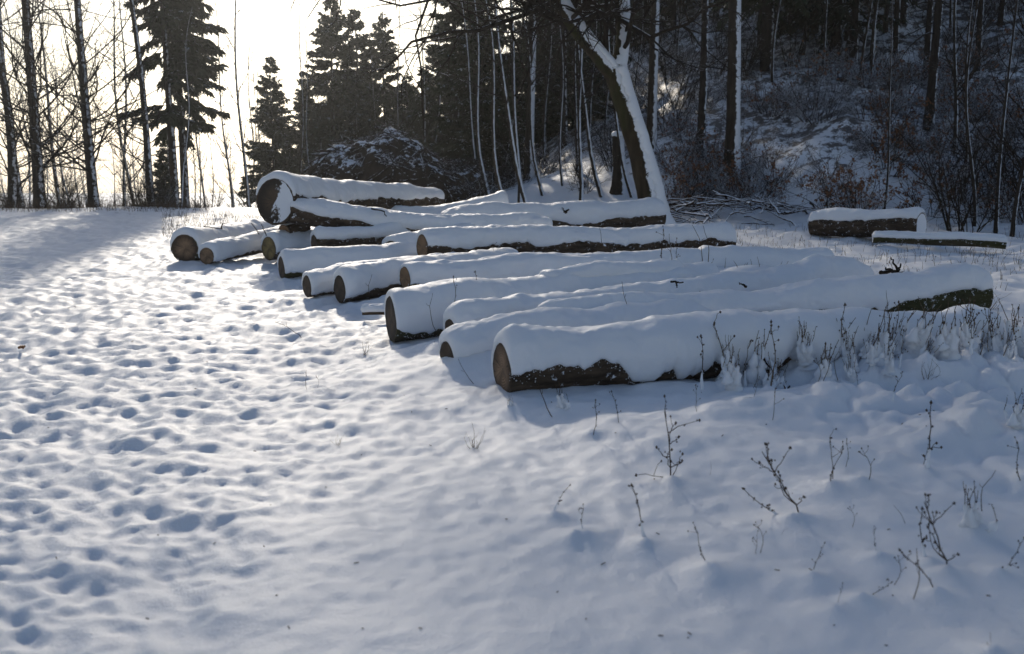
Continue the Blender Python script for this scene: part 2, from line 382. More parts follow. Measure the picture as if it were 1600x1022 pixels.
# ------------------------------------------------------------------ the logs (ends aimed from the photograph, then fixed in metres)
# label, left end, right end, radius l/r, snow thickness, cover front, cover back, buried, cut face, bend(y,z), seed, bark
LOGS = [
 dict(k='front', label='front log, nearest of the pile, with an oval brown cut end under deep snow', a=PZ(785,577,.16), b=PZ(1545,532,.15), r=(.186,.17), t=.10, cf=112, cb=110, bury=(.02,.07), face='brown', bend=(0,.02)),
 dict(k='second', cut=-.05, label='long snowy log just behind the front log, its bare dark right tip showing', a=PZ(842,506,.21), b=PZ(1532,460,.27), r=(.09,.17), t=.12, cf=92, cb=110, bury=(.12,.0), face='dark', bend=(-.10,.0)),
 dict(k='low', label='low log sunk in snow left of the front log, small rotten dark end', a=PZ(699,556,.11), b=PZ(1110,512,.12), r=(.115,.13), t=.12, cf=118, cb=110, bury=(.08,.10), face='dark', bend=(0,.03)),
 dict(k='third', label='long snow-smothered log whose ragged left end juts out above the low sunken log', a=PZ(704,514,.19), b=PZ(1345,440,.19), r=(.085,.15), t=.12, cf=104, cb=110, bury=(.10,.12), face='dark', bend=(.05,.02)),
 dict(k='thick', label='thick log with a tall narrow dark end, snow reaching the ground', cut=-.22, a=PZ(611,498,.19), b=PZ(1110,450,.17), r=(.205,.18), t=.085, cf=122, cb=100, bury=(.03,.10), face='dark', bend=(0,0)),
 dict(k='slim', label='slim log resting between thicker ones, dead grass at its left end', a=PZ(850,447,.36), b=PZ(1060,428,.36), r=(.085,.09), t=.075, cf=92, cb=110, bury=(.18,.18), face='dark', bend=(0,.0)),
 dict(k='hump', label='short rounded snow hump of a buried log behind the third log', a=PZ(1090,418,.2), b=PZ(1295,413,.20), r=(.13,.13), t=.12, cf=130, cb=110, bury=(.2,.12), face='dark', bend=(0,0)),
 dict(k='six', cut=.2, label='log with a light tan cut end peeping over the snow', a=PD(633,434,10.7), b=PD(1120,414,12.4), r=(.125,.14), t=.085, cf=112, cb=100, bury=(.03,.10), face='tan', bend=(0,0)),
 dict(k='seven', cut=-.32, label='short visible log with thin dark end edge, left of the tan-ended log', a=PZ(531,451,.16), b=PD(800,415,13.0), r=(.15,.15), t=.09, cf=104, cb=100, bury=(.01,.08), face='dark', bend=(0,0)),
 dict(k='eight', cut=-.25, label='low log with dark end, leftmost of the three in the middle row', a=PZ(480,447,.14), b=PD(720,419,12.8), r=(.125,.13), t=.08, cf=118, cb=100, bury=(.04,.08), face='dark', bend=(0,0)),
 dict(k='ten', cut=-.10, label='log with a round dark end tucked below the yellow-ended log', a=PZ(440,418,.15), b=PZ(660,402,.15), r=(.15,.14), t=.07, cf=120, cb=100, bury=(.02,.06), face='dark', bend=(0,0)),
 dict(k='eleven', label='log with a yellow weathered cut end facing the path', a=PZ(420,388,.20), b=PZ(640,372,.18), r=(.175,.16), t=.07, cf=110, cb=100, bury=(.03,.06), face='yellow', bend=(0,0)),
 dict(k='twelve', cut=.02, label='raised log with bare dark underside lying over the gap in the pile', a=PZ(491,380,.33), b=PD(790,366,15.6), r=(.125,.13), t=.10, cf=74, cb=100, bury=(.0,.0), face='dark', bend=(0,0)),
 dict(k='fourteen', cut=.25, label='log with dark end just left of the orange-ended long log', a=PD(612,395,13.75), b=PD(800,376,15.2), r=(.17,.16), t=.09, cf=108, cb=100, bury=(.01,.05), face='dark', bend=(0,0)),
 dict(k='fifteen', label='long straight log with an orange sawn end and dark bark strip under even snow', a=PD(660,387,13.25), b=PD(1140,377,14.6), r=(.185,.19), t=.085, cf=80, cb=100, bury=(.02,.08), face='tan', bend=(0,0), cut=.22),
 dict(k='seventeen', label='far log with a stub of branch on top, its right end below the leaning tree', a=PD(690,351,16.0), b=PD(1036,336,16.6), r=(.14,.17), t=.12, cf=100, cb=100, bury=(.25,.3), face='snow', bend=(0,-.02)),
 dict(k='eighteen', label='smooth snowy log rising to a swollen right end beyond the slanting log', a=PD(560,345,17.0), b=PD(793,325,17.2), r=(.13,.22), t=.12, cf=150, cb=110, bury=(.4,.1), face='snow', bend=(0,-.10)),
 dict(k='slant', label='slanting top log with a bare dark belly, sloping down to the right', a=PD(455,331,14.6), b=PD(860,358,14.9), r=(.165,.12), t=.085, cf=72, cb=100, bury=(.0,.0), face='tan', bend=(0,-.10)),
 dict(k='butt', label='biggest log on top of the pile, snow-plastered wide cut end turned to the camera', a=PD(430,314,14.6), b=PD(682,314,18.6), r=(.335,.165), t=.10, cf=78, cb=80, bury=(.0,.05), face='frost', bend=(0,0)),
 dict(k='left', label='log at the far left of the pile with a round brown end', a=PZ(289,388,.20), b=PZ(425,364,.17), r=(.21,.17), t=.08, cf=100, cb=100, bury=(.03,.08), face='brown', bend=(0,0)),
 dict(k='left2', label='smaller log leaning its dark round end against the leftmost log', a=PZ(323,400,.13), b=PZ(480,374,.15), r=(.125,.15), t=.08, cf=116, cb=100, bury=(.01,.06), face='brown', bend=(0,.04)),
 dict(k='right', label='thick log lying apart at the forest edge, right end covered with snow', a=PD(1270,352,18.9), b=PD(1440,352,17.4), r=(.20,.225), t=.08, cf=60, cb=60, bury=(.01,.01), face='snow', bend=(0,0)),
 dict(k='right2', label='thin crooked log in front of the lone thick log at right', a=PD(1364,373,16.6), b=PD(1572,381,15.9), r=(.075,.085), t=.05, cf=70, cb=80, bury=(.03,.0), face='snow', bend=(0,.02)),
 dict(k='stick', label='thin stick-like log poking from the snow left of the thick log', a=PZ(566,488,.06), b=PZ(640,486,.06), r=(.028,.035), t=.035, cf=80, cb=90, bury=(.0,.02), face='dark', bend=(0,0)),
 dict(k='chock', label='short dark chock wedged under the biggest log', a=PD(444,362,14.75), b=PD(476,352,15.1), r=(.11,.12), t=.02, cf=30, cb=30, bury=(.0,.0), face='brown', bend=(0,0)),
]

# mounds of snow that bridge the pile: centre, radii, height
MOUNDS = [(PD(700,408,13.25), .35, .25, .16), (PD(615,455,10.5), .25, .25, .08), (PD(660,452,10.6), .5, .25, .10), (PZ(1075,452,.1), .55, .30, .30), (PZ(1180,440,.1), .7, .35, .26), (PZ(760,560,.1), .35, .25, .10), (PZ(640,560,.0), .30, .3, .08),
          (PZ(1250,640,.0), .5, .3, .06), (PZ(1400,640,.0), .5, .3, .10), (PZ(1560,700,.0), .45, .35, .16), (PZ(1480,600,.0), .6, .3, .14),
          (PZ(1180,655,.0), .35, .2, .06), (PZ(1120,700,.0), .5, .25, .05), (PZ(1300,720,.0), .3, .2, .05), (PZ(840,352,.0), 1.0, .4, .22), (PZ(150,378,0), .14, .1, .06)]

WEED_SPOTS = []   # filled below: weeds raise little cones of snow
def W(bx, by, tx, ty, kind, label): WEED_SPOTS.append((bx, by, tx, ty, kind, label))
W(1048,755,1040,640,'branchy','tall branching weed with seed heads, standing alone below the front log')
W(1108,742,1110,722,'twig','tiny dark twig tip right of the tall branching weed')
W(1252,812,1188,704,'branchy','bent cluster of dark seed stalks leaning far left over open snow')
W(1238,812,1160,762,'stalk','low stalk slanting left from the foot of the bent seed cluster')
W(1298,768,1318,697,'stalk','upright dark seed stalk on a snow hump right of the bent cluster')
W(1348,762,1346,700,'fork','pair of stalks in a snow sheath beside the upright dark stalk')
W(1448,740,1456,628,'stalk','tall thin stalk with clinging seeds in the right foreground, above the others')
W(1010,848,988,758,'stalk','solitary stalk with a black head, nearest to the centre foreground')
W(918,838,912,788,'fork','slender weed with two small heads left of the solitary black-headed stalk')
W(898,838,896,826,'fork','tiny pair of orange-brown heads beside the slender weed')
W(866,806,892,757,'stalk','weed leaning right on its own snow cone, leftmost of the central foreground weeds')
W(1109,886,1086,823,'stalk','curved thin weed left of the bottom right group')
W(1270,898,1288,848,'stalk','short weed bent to the right with thick seed knots')
W(1304,952,1316,918,'fork','stubby dark weed nearest the bottom edge, with a wide shadow')
W(1347,938,1394,910,'stalk','weed lying almost flat with its head to the right')
W(1463,935,1405,860,'stalk','long weed arching over to the left in the bottom right corner')
W(1480,900,1442,782,'branchy','tall double stalk full of seeds in the right foreground')
W(1456,885,1442,792,'stalk','straight stalk just left of the tall double stalk')
W(1374,872,1366,828,'fork','low weed with a flattened tuft at its foot')
W(1522,832,1508,750,'bunch','bunch of pale stems sheathed in snow at the right')
W(1558,905,1602,840,'stalk','weed leaning out of the frame at the right edge')
W(1552,1030,1548,995,'fork','weed tip peeping over the bottom edge at right')
W(1412,818,1396,790,'twig','short crooked twig between the snow sheathed stalks')
W(1222,838,1232,826,'twig','tiny twig under the slanting stalk')
W(740,700,738,660,'grass','small wiry grass tuft alone in the middle of the snow')
W(480,614,478,582,'stalk','short dark spike of grass on the left open snow')
W(493,606,494,587,'fork','faint tiny weed beside the short dark spike')
W(527,696,528,676,'grass','flattened tuft of yellow grass in the lower left centre')
W(468,528,430,503,'twig','thin stick lying slanted on the snow left of the pile')
W(923,684,930,625,'stalk','dark knotted stalk hanging below the front log')
W(965,664,956,612,'stalk','thin stalk standing right of the dark knotted stalk')
W(866,652,838,582,'twig','long twig leaning against the bark of the front log')
W(800,640,796,612,'bunch','little snowy sprigs at the foot of the front cut end')
W(880,640,868,596,'bunch','snow-clotted sprig in front of the bare front bark')
W(742,600,715,560,'twig','twig crossing the snow between the sunken log and the front log')
W(1098,610,1096,525,'stalk','single straight stalk before the middle of the front log')
W(1172,634,1160,622,'twig','bark chip standing on the snow below the thicket')
W(570,556,575,532,'grass','dry grass tuft left of the thick log')
W(1590,670,1592,600,'bunch','snow-laden weed at the right edge of the picture')
W(1600,760,1590,690,'stalk','twig reaching in from the right edge')

def log_drift(x, y):
    h = np.zeros_like(x)
    for L in LOGS:
        a, b = L['a'], L['b']; dx, dy = b.x - a.x, b.y - a.y; l2 = dx * dx + dy * dy
        t = ((x - a.x) * dx + (y - a.y) * dy) / l2; tc = np.clip(t, 0.0, 1.0)
        d = np.hypot(x - a.x - tc * dx, y - a.y - tc * dy)
        bury = L['bury'][0] + (L['bury'][1] - L['bury'][0]) * smooth(.15, .75, tc)
        w = 0.24 + max(L['r'])
        bury = bury * (1 + 0.25 * noise(x * 3.1, y * 3.1, 0, 31))
        h = np.maximum(h, bury * np.exp(-(d / w) ** 2.4))
    return h
def rough_zone(x, y):      # the weedy ground in front of and right of the front log
    return np.exp(-(((x - 3.1) / 1.5) ** 2 + ((y - 6.7) / 1.0) ** 2)) + .5 * np.exp(-(((x - 3.4) / 1.3) ** 2 + ((y - 5.0) / 1.2) ** 2))
def height(x, y, fine=True):
    x = np.asarray(x, float); y = np.asarray(y, float)
    h = 0.05 * fbm(x * .35, y * .35, 0, 3, 3)
    h = h - 0.17 * softplus(y - 31 - 1.2 * noise(x * .12, 0 * y, 0, 5), 1.2) * smooth(2.5, -5, x) * (1 - .75 * smooth(45, 95, y))
    dd = (y - 23.2) * 0.95 + (x - 3) * 0.30 + 1.0 * noise(x * .25, y * .25, 0, 9)
    mask = smooth(-4, 9, x - 0.06 * (y - 25))
    hill = 0.50 * softplus(dd, 1.0) * mask
    hill = 34 * (1 - np.exp(-hill / 34))
    h = h + hill + smooth(.3, 3, hill) * (0.35 * fbm(x * .7, y * .7, 0, 12, 4))
    if not fine: return h
    near = smooth(-2, 1.0, y) * smooth(60, 24, y)
    # trampled path on the left
    path = smooth(-0.2 + 0.0, -2.6, x - 0.02 * y + .5 * noise(x * .5, y * .5, 0, 2)) * near
    path = np.clip(path + 0.34 * smooth(5.2, 1.5, np.hypot((x + 1.2) * .8, y - 6.5)) , 0, 1) * near
    h = h - path * (0.036 * dimples(x, y, .19, 11, 1.25, .35) + 0.027 * dimples(x + 3, y, .135, 12, 1.25, -.5) + .020 * dimples(x, y + 7, .095, 14, 1.2, 1.1) + .014 * noise(x * 6, y * 6, 0, 13) + .020 * noise(x * 2.4, y * 3, 0, 15))
    # field on the right: snow over trampled grass
    fld = smooth(4.0, 5.5, x - .0 * y) * smooth(8.0, 10.5, y) * smooth(24, 20, y) + .5 * smooth(18, 22, y) * smooth(30, 24, y) * smooth(-12, -3, x)
    h = h + fld * (0.055 * fbm(x * 2.2, y * 2.2, 0, 21, 4) + .03 * noise(x * 6, y * 6, 0, 23))
    h = h + near * (0.032 * fbm(x * .9, y * .9, 0, 41, 3) + 0.008 * fbm(x * 4.2, y * 4.2, 0, 43, 3))
    und = smooth(14, 9, y) * near
    h = h + und * (0.007 * noise(x * 1.9, y * 3.2, 0, 45) + 0.004 * np.abs(noise(x * 3.5 + 5, y * 6.0, 0, 46)) + .0035 * fbm(x * 14, y * 14, 0, 48, 3))
    rz = rough_zone(x, y)
    h = h + rz * (0.13 * fbm(x * 3.6, y * 3.6, 0, 51, 4) + 0.11 * np.abs(noise(x * 5.5, y * 5.5, 0, 53)) ** .8 - .03)
    for c, rx, ry, hh in MOUNDS:
        h = h + hh * np.exp(-(((x - c.x) / rx) ** 2 + ((y - c.y) / ry) ** 2))
    h = np.maximum(h, 0) * 0 + h + log_drift(x, y) * 1.0
    if h.size > 1:
        cn = np.zeros_like(h)
        for p, q, wd in CONES:
            d2 = (x - p[0]) ** 2 + (y - p[1]) ** 2; m = d2 < (9 * wd * wd if wd < .1 else .36)
            cn[m] = np.maximum(cn[m], q * (np.exp(-np.sqrt(d2[m]) / (wd * .42)) * .55 + .45 * np.exp(-d2[m] / (wd * wd * 1.5))))
        h = h + cn
    return h
CONES = []
for (bx, by, tx, ty, kd, lb) in WEED_SPOTS:
    p = PZ(bx, by, 0.02)
    if kd in ('stalk', 'fork', 'branchy', 'bunch'): CONES.append(((p.x, p.y), 0.06 if by > 690 else .035, .11))
_r = np.random.default_rng(5)
_t = _r.uniform(.40, 1.08, 100); fa, fb = LOGS[0]['a'], LOGS[0]['b']
THX = fa.x + (fb.x - fa.x) * _t + _r.normal(0, .05, 100); THY = fa.y + (fb.y - fa.y) * _t - _r.uniform(.14, .75, 100)
for _k in range(0, 100, 2): CONES.append(((THX[_k], THY[_k]), _r.uniform(.05, .14), .055))
for _k in range(26): CONES.append(((_r.uniform(2.4, 4.6), _r.uniform(4.6, 6.6)), _r.uniform(.03, .08), .09))
def H1(x, y): return float(height(np.array([x]), np.array([y]))[0])

# ------------------------------------------------------------------ ground
def build_ground():
    ys = np.concatenate([np.linspace(-14, 1.2, 26)[:-1], 1.2 * np.exp(np.linspace(0, math.log(150 / 1.2), 980))])
    u = np.linspace(-1, 1, 641); u = np.sign(u) * (0.62 * np.abs(u) + 0.38 * np.abs(u) ** 4)
    X = u[None, :] * (4.5 + np.maximum(ys, 0) * 1.02)[:, None] ; Y = np.repeat(ys[:, None], len(u), 1)
    Z = height(X.ravel(), Y.ravel()).reshape(X.shape)
    nx, ny = len(u), len(ys)
    i = np.arange(ny - 1)[:, None] * nx + np.arange(nx - 1)[None]
    Q = np.stack([i, i + 1, i + nx + 1, i + nx], -1).reshape(-1, 4)
    me = mesh_np('snowy_ground', np.stack([X, Y, Z], -1).reshape(-1, 3), Q, GROUND)
    xx, yy = X.ravel(), Y.ravel()
    lit = smooth(.25, 2.0, 0.5 * softplus((yy - 23.2) * .95 + (xx - 3) * .3 + noise(xx * .25, yy * .25, 0, 9), 1.0) * smooth(-4, 9, xx - .06 * (yy - 25)))
    lit = np.maximum(lit, smooth(26, 30, yy) * smooth(-6, 1, xx) * .7); lit = np.maximum(lit, .35 * smooth(24, 29, yy) * smooth(-6, -9, xx))
    at_ = me.attributes.new('litter', 'FLOAT', 'POINT'); at_.data.foreach_set('value', lit.astype(np.float32))
    tag(link('snowy_ground', me), 'snow-covered ground with a trampled path and a rising wooded slope', kind='structure')
build_ground()

# ------------------------------------------------------------------ logs
def axis_frame(s, L, n, bend):
    c = np.zeros((n, 3)); c[:, 0] = s * L
    w = 4 * s * (1 - s)
    c[:, 1] = bend[0] * w + .035 * w * noise(s * L * .9, L * 3, 0, 17); c[:, 2] = bend[1] * w + .022 * w * noise(s * L * 1.1, L * 5, 0, 18)
    return c
def end_shear(d, s, y):
    w = np.clip(1 - s / .12, 0, 1)
    return -y * d.get('cut', .08) * w
def build_log(i, d):
    a, b = d['a'], d['b']; v = b - a; L = v.length
    root = link('snow_covered_log', None, loc=a); root.empty_display_size = .2
    yaw = math.atan2(v.y, v.x); pit = -math.asin(v.z / L)
    root.rotation_euler = (0, pit, yaw)
    tag(root, d['label'], 'log', 'felled logs under snow')
    ra, rb = d['r']; sd = i * 7 + 3
    M = LOG_BARK_MOSS if i % 3 == 1 else LOG_BARK
    # bark
    ns = max(12, int(L / .05)); DS = .015 if d['k'] in ('front','second','third','low','thick','fifteen','butt','slant','twelve') else .024; nt_ = 40
    s = np.linspace(0, 1, ns); th = np.arange(nt_) * 2 * math.pi / nt_
    rad = ra + (rb - ra) * s
    if d['k'] == 'butt': rad = rb + (ra - rb) * (0.45 * (1 - s) + .55 * (1 - s) ** 5)
    if d['k'] == 'eighteen': rad = ra + (rb - ra) * s ** 3
    c = axis_frame(s, L, ns, d['bend'])
    Sx, Th = np.meshgrid(s * L, th, indexing='ij')
    wob = 1 + .05 * noise(Sx * 1.2, np.cos(Th) * .9, np.sin(Th) * .9 + sd, sd) + .035 * np.abs(noise(Sx * 3, np.cos(Th) * 6, np.sin(Th) * 6 + sd, sd + 1)) + .02 * noise(Sx * 14, np.cos(Th) * 9, np.sin(Th) * 9, sd + 2)
    def rr(S_, T_): return None
    Rr = rad[:, None] * wob
    V = c[:, None, :] + np.stack([0 * Th, -np.sin(Th) * Rr, np.cos(Th) * Rr], -1)
    V[..., 0] += end_shear(d, s[:, None], V[..., 1])
    idx = np.arange(ns - 1)[:, None] * nt_ + np.arange(nt_)[None]; idn = np.arange(ns - 1)[:, None] * nt_ + (np.arange(nt_)[None] + 1) % nt_
    Q = np.stack([idx, idx + nt_, idn + nt_, idn], -1).reshape(-1, 4)
    kid(root, 'bark', mesh_np('bark', V.reshape(-1, 3), Q, M))
    # sawn ends
    for e, row, nm in ((0, 0, 'cut_end'), (1, ns - 1, 'cut_end')):
        ring = V[row]; cen = c[row]; g = Geo(); k = 7; vv = []
        for q in range(k):
            f = 1 - q / k if q != 1 else .90
            p = cen + (ring - cen) * f
            off = (-1 if e == 0 else 1) * (.004 + .006 * noise(ring[:, 1] * f * 14 + sd, ring[:, 2] * f * 14, 0, sd)) * (1 if q else 0)
            p = p.copy(); p[:, 0] += off; vv.append(p)
        vv.append(cen[None]); vv = np.concatenate(vv)
        Qs, Ts = [], []
        j = np.arange(nt_); j2 = (j + 1) % nt_
        for q in range(k - 1): Qs.append(np.stack([q * nt_ + j, q * nt_ + j2, (q + 1) * nt_ + j2, (q + 1) * nt_ + j], -1))
        Ts = np.stack([(k - 1) * nt_ + j, (k - 1) * nt_ + j2, np.full(nt_, k * nt_)], -1)
        Qs = np.concatenate(Qs)
        if e: Qs = Qs[:, ::-1]; Ts = Ts[:, ::-1]
        fm = d['face'] if (e == 0 or d['face'] in ('snow',)) else ('frost' if d['k'] != 'butt' else 'dark')
        mi = np.zeros(len(Qs) + len(Ts), int); mi[:nt_] = 1
        kid(root, nm, mesh_np(nm, vv, [Qs, Ts], [FACES[fm], M], True, mi))
    # snow
    t0 = d['t']; sn = max(24, int(L / DS)); no, ni = 44, 10
    if d['k'] == 'chock': sn = 16
    ss = np.linspace(0, 1, sn); pos = ss * L
    cc = axis_frame(ss, L, sn, d['bend'])
    r_ = np.interp(ss, s, rad)
    ef = np.sqrt(np.clip(1 - (1 - np.clip(np.minimum(pos, L - pos) / (.75 * t0 + .02), 0, 1)) ** 2, 0, 1))
    fr = R(d['cf']) * (1 + .15 * noise(pos * 1.7, sd, 0, 61) + .08 * noise(pos * 5, sd, 0, 62) + .05 * noise(pos * 13, sd, 0, 63) + .035 * noise(pos * 27, sd, 0, 66) * (noise(pos * 3, sd, 0, 67) > -.2))
    bk = R(d['cb']) * (1 + .10 * noise(pos * 1.7, sd, 5, 64) + .05 * noise(pos * 11, sd, 3, 65))
    if d['k'] == 'front': fr = R(1) * np.interp(ss, [0, .04, .14, .19, .21, .225, .265, .28, .295, .31, .36, .375, .40, .415, .5, .52, .56, .58, .64, .7, .8, .86, 1], [84, 79, 82, 80, 104, 128, 128, 99, 99, 130, 130, 101, 101, 130, 128, 98, 100, 126, 98, 97, 112, 98, 96]) * (1 + .05 * noise(pos * 6, 3, 0, 68) + .06 * noise(pos * 15, 3, 0, 69) + .03 * noise(pos * 31, 3, 0, 70))
    if d['k'] == 'second': fr = fr * (1 - .22 * smooth(.62, .95, ss))
    if d['k'] == 'slant': fr = fr * (1 + .5 * smooth(.25, .45, ss))
    v = np.linspace(-1, 1, no)
    TH = np.where(v[None] > 0, v[None] * fr[:, None], v[None] * bk[:, None])
    av = np.abs(v)[None]
    prof = (1 - av ** 3.4) ** .75 * (.42 + .58 * np.clip(np.cos(TH * .8 - .30 * noise(pos * .9, sd, 0, 77)[:, None]), 0, 1) ** 1.1)
    lump = 1 + .42 * noise(pos[:, None] * 1.5, TH * .7, sd, 71) + .16 * noise(pos[:, None] * 4, TH * 1.5, sd, 72)
    lump = lump * (1 + .22 * noise(pos * .55, sd, 0, 78))[:, None]
    T = t0 * prof * lump * ef[:, None] + .003
    T = T + ef[:, None] * .013 * noise(pos[:, None] * 7, TH * 2.6, sd, 74) * (1 - av ** 4)
    T = T + ef[:, None] * .006 * noise(pos[:, None] * 22, TH * 6, sd, 73) * (1 - av ** 8)
    Ro = r_[:, None] * (1.01 + .03 * av) + T
    extra = np.zeros(sn) ; extra[ss < .5] = -1; extra[ss >= .5] = 1
    xo = (pos[:, None] + extra[:, None] * (1 - np.clip(np.minimum(pos, L - pos) / .06, 0, 1))[:, None] * .018 * (1 - av ** 4))
    Vo = np.stack([xo + 0 * TH, cc[:, 1][:, None] - np.sin(TH) * Ro, cc[:, 2][:, None] + np.cos(TH) * Ro + .25 * T * (TH * 0 + 1) * 0], -1)
    vi = np.linspace(1, -1, ni); THi = np.where(vi[None] > 0, vi[None] * fr[:, None], vi[None] * bk[:, None])
    Ri = r_[:, None] * (.96 + 0 * vi[None])
    Vi = np.stack([pos[:, None] + 0 * THi, cc[:, 1][:, None] - np.sin(THi) * Ri, cc[:, 2][:, None] + np.cos(THi) * Ri], -1)
    VV = np.concatenate([Vo, Vi], 1); m = no + ni
    VV[..., 0] += end_shear(d, ss[:, None], np.clip(VV[..., 1], -1.1 * r_[:, None], 1.1 * r_[:, None]))
    i0 = np.arange(sn - 1)[:, None] * m + np.arange(m)[None]; i1 = np.arange(sn - 1)[:, None] * m + (np.arange(m)[None] + 1) % m
    Q = np.stack([i0, i0 + m, i1 + m, i1], -1).reshape(-1, 4)
    caps = []
    for row in (0, sn - 1):           # close the ends between outer and inner rows
        o_ = np.arange(no); inn = no + np.clip(np.round((1 - (o_ / (no - 1))) * (ni - 1)).astype(int), 0, ni - 1)
        q = np.stack([row * m + o_[:-1], row * m + o_[1:], row * m + inn[1:], row * m + inn[:-1]], -1)
        caps.append(q if row == 0 else q[:, ::-1])
    tri = []
    qs = np.concatenate([Q] + caps)
    deg = (qs[:, 2] == qs[:, 3])
    kid(root, 'snow_cap', mesh_np('snow_cap', VV.reshape(-1, 3), [qs[~deg], qs[deg][:, :3]], SNOW_CAP))
    # loose crumbs of snow caught on the bark along the torn edge
    if sn > 40:
        r = np.random.default_rng(900 + i); n_ = int(L * (240 if a.y < 12 else 150)); q = r.random(n_) * (sn - 1); qi = q.astype(int)
        up_ = r.exponential(.055, n_) * (1 + 1.5 * (noise(pos[qi] * 2.3, sd, 0, 81) > .3)); thc = fr[qi] + up_ - .04
        rc = r_[qi] * 1.025 ; keep = thc < R(150)
        C = np.stack([pos[qi], cc[qi, 1] - np.sin(thc) * rc, cc[qi, 2] + np.cos(thc) * rc], -1)[keep]
        g = Geo(); g.blobs(C, (.0016 + .006 * r.random(n_) ** 2.5)[keep], .8)
        kid(root, 'snow_crumbs', g.mesh('snow_crumbs', SNOW_CAP))
    d['obj'] = root
for i, d in enumerate(LOGS): build_log(i, d)

# branch stubs and odd sticks lying on the logs: each its own thing
def polyline(pts, n=8, wob=.01, seed=1):
    P = np.array([list(p) for p in pts], float); t = np.linspace(0, len(P) - 1, n)
    Q = np.stack([np.interp(t, np.arange(len(P)), P[:, k]) for k in range(3)], -1)
    r = np.random.default_rng(seed); Q[1:-1] += r.normal(0, wob, (n - 2, 3)); return Q
def stick(name, label, cat, parts, m=TWIG, group=None):
    pts0 = parts[0][0][0]
    root = link(name, None, loc=pts0); tag(root, label, cat, group)
    for k, (pts, r0, r1) in enumerate(parts):
        g = Geo(); Q = polyline(pts, 9, r0 * .5, k + 5) - np.array(list(pts0)); g.tubes(Q, np.linspace(r0, r1, 9), 7, True)
        kid(root, 'stem' if k == 0 else 'side_twig', g.mesh('stem', m))
stick('broken_branch', 'broken forked branch sticking up from snow near the right tip of the second log', 'branch',
      [([PD(1376,426,9.4), PD(1398,424,9.3), PD(1412,426,9.3)], .022, .012), ([PD(1404,424,9.35), PD(1392,402,9.35)], .013, .006), ([PD(1400,424,9.3), PD(1384,418,9.2)], .014, .008), ([PD(1404,424,9.3), PD(1408,412,9.3)], .012, .006)])
stick('branch_stub', 'dark stub of branch on the far log below the leaning tree', 'branch', [([PD(874,338,16.2), PD(884,330,16.1), PD(889,327,16.1)], .025, .012), ([PD(884,333,16.1), PD(878,324,16.1)], .012, .006)])
stick('fallen_twig', 'forked dark twig lying on the leftmost log', 'twig', [([PD(318,354,15.2), PD(345,357,15.2)], .010, .006), ([PD(345,357,15.2), PD(348,349,15.2)], .012, .008)])
stick('fallen_twig', 'twig curling over the snow of the slanting log', 'twig', [([PD(580,326,14.5), PD(600,330,14.5), PD(604,338,14.5)], .012, .006)])
stick('fallen_twig', 'thin twig standing between the leftmost logs and the yellow-ended log', 'twig', [([PD(405,366,14.2), PD(393,348,14.2)], .008, .004), ([PD(416,368,14.2), PD(408,350,14.2)], .008, .004)])
stick('wood_splinter', 'small dark splinter poking out of smooth snow on the second log', 'splinter', [([PD(1166,448,8.35), PD(1155,441,8.35)], .012, .003)])
stick('fallen_branch', 'snowy broken branch leaning down from the thicket to the front log', 'branch', [([PD(1176,535,7.0), PD(1232,606,6.7)], .026, .022)], TWIG_SNOWY)
stick('fallen_branch', 'second slanted branch in the thicket, right of the leaning broken branch', 'branch', [([PD(1290,560,7.1), PD(1340,610,6.9)], .02, .018)], TWIG_SNOWY)
stick('fallen_twig', 'short knot of dark twig on the snow mound behind the second log', 'twig', [([PD(1048,440,8.8), PD(1068,441,8.8)], .010, .006), ([PD(1056,440,8.8), PD(1058,449,8.8)], .008, .006)])
stick('dead_leaf', 'single dark leaf lying on the trampled snow at left', 'leaf', [([PZ(30,543,.0) , PZ(38,541,.03)], .012, .010)], LEAVES)

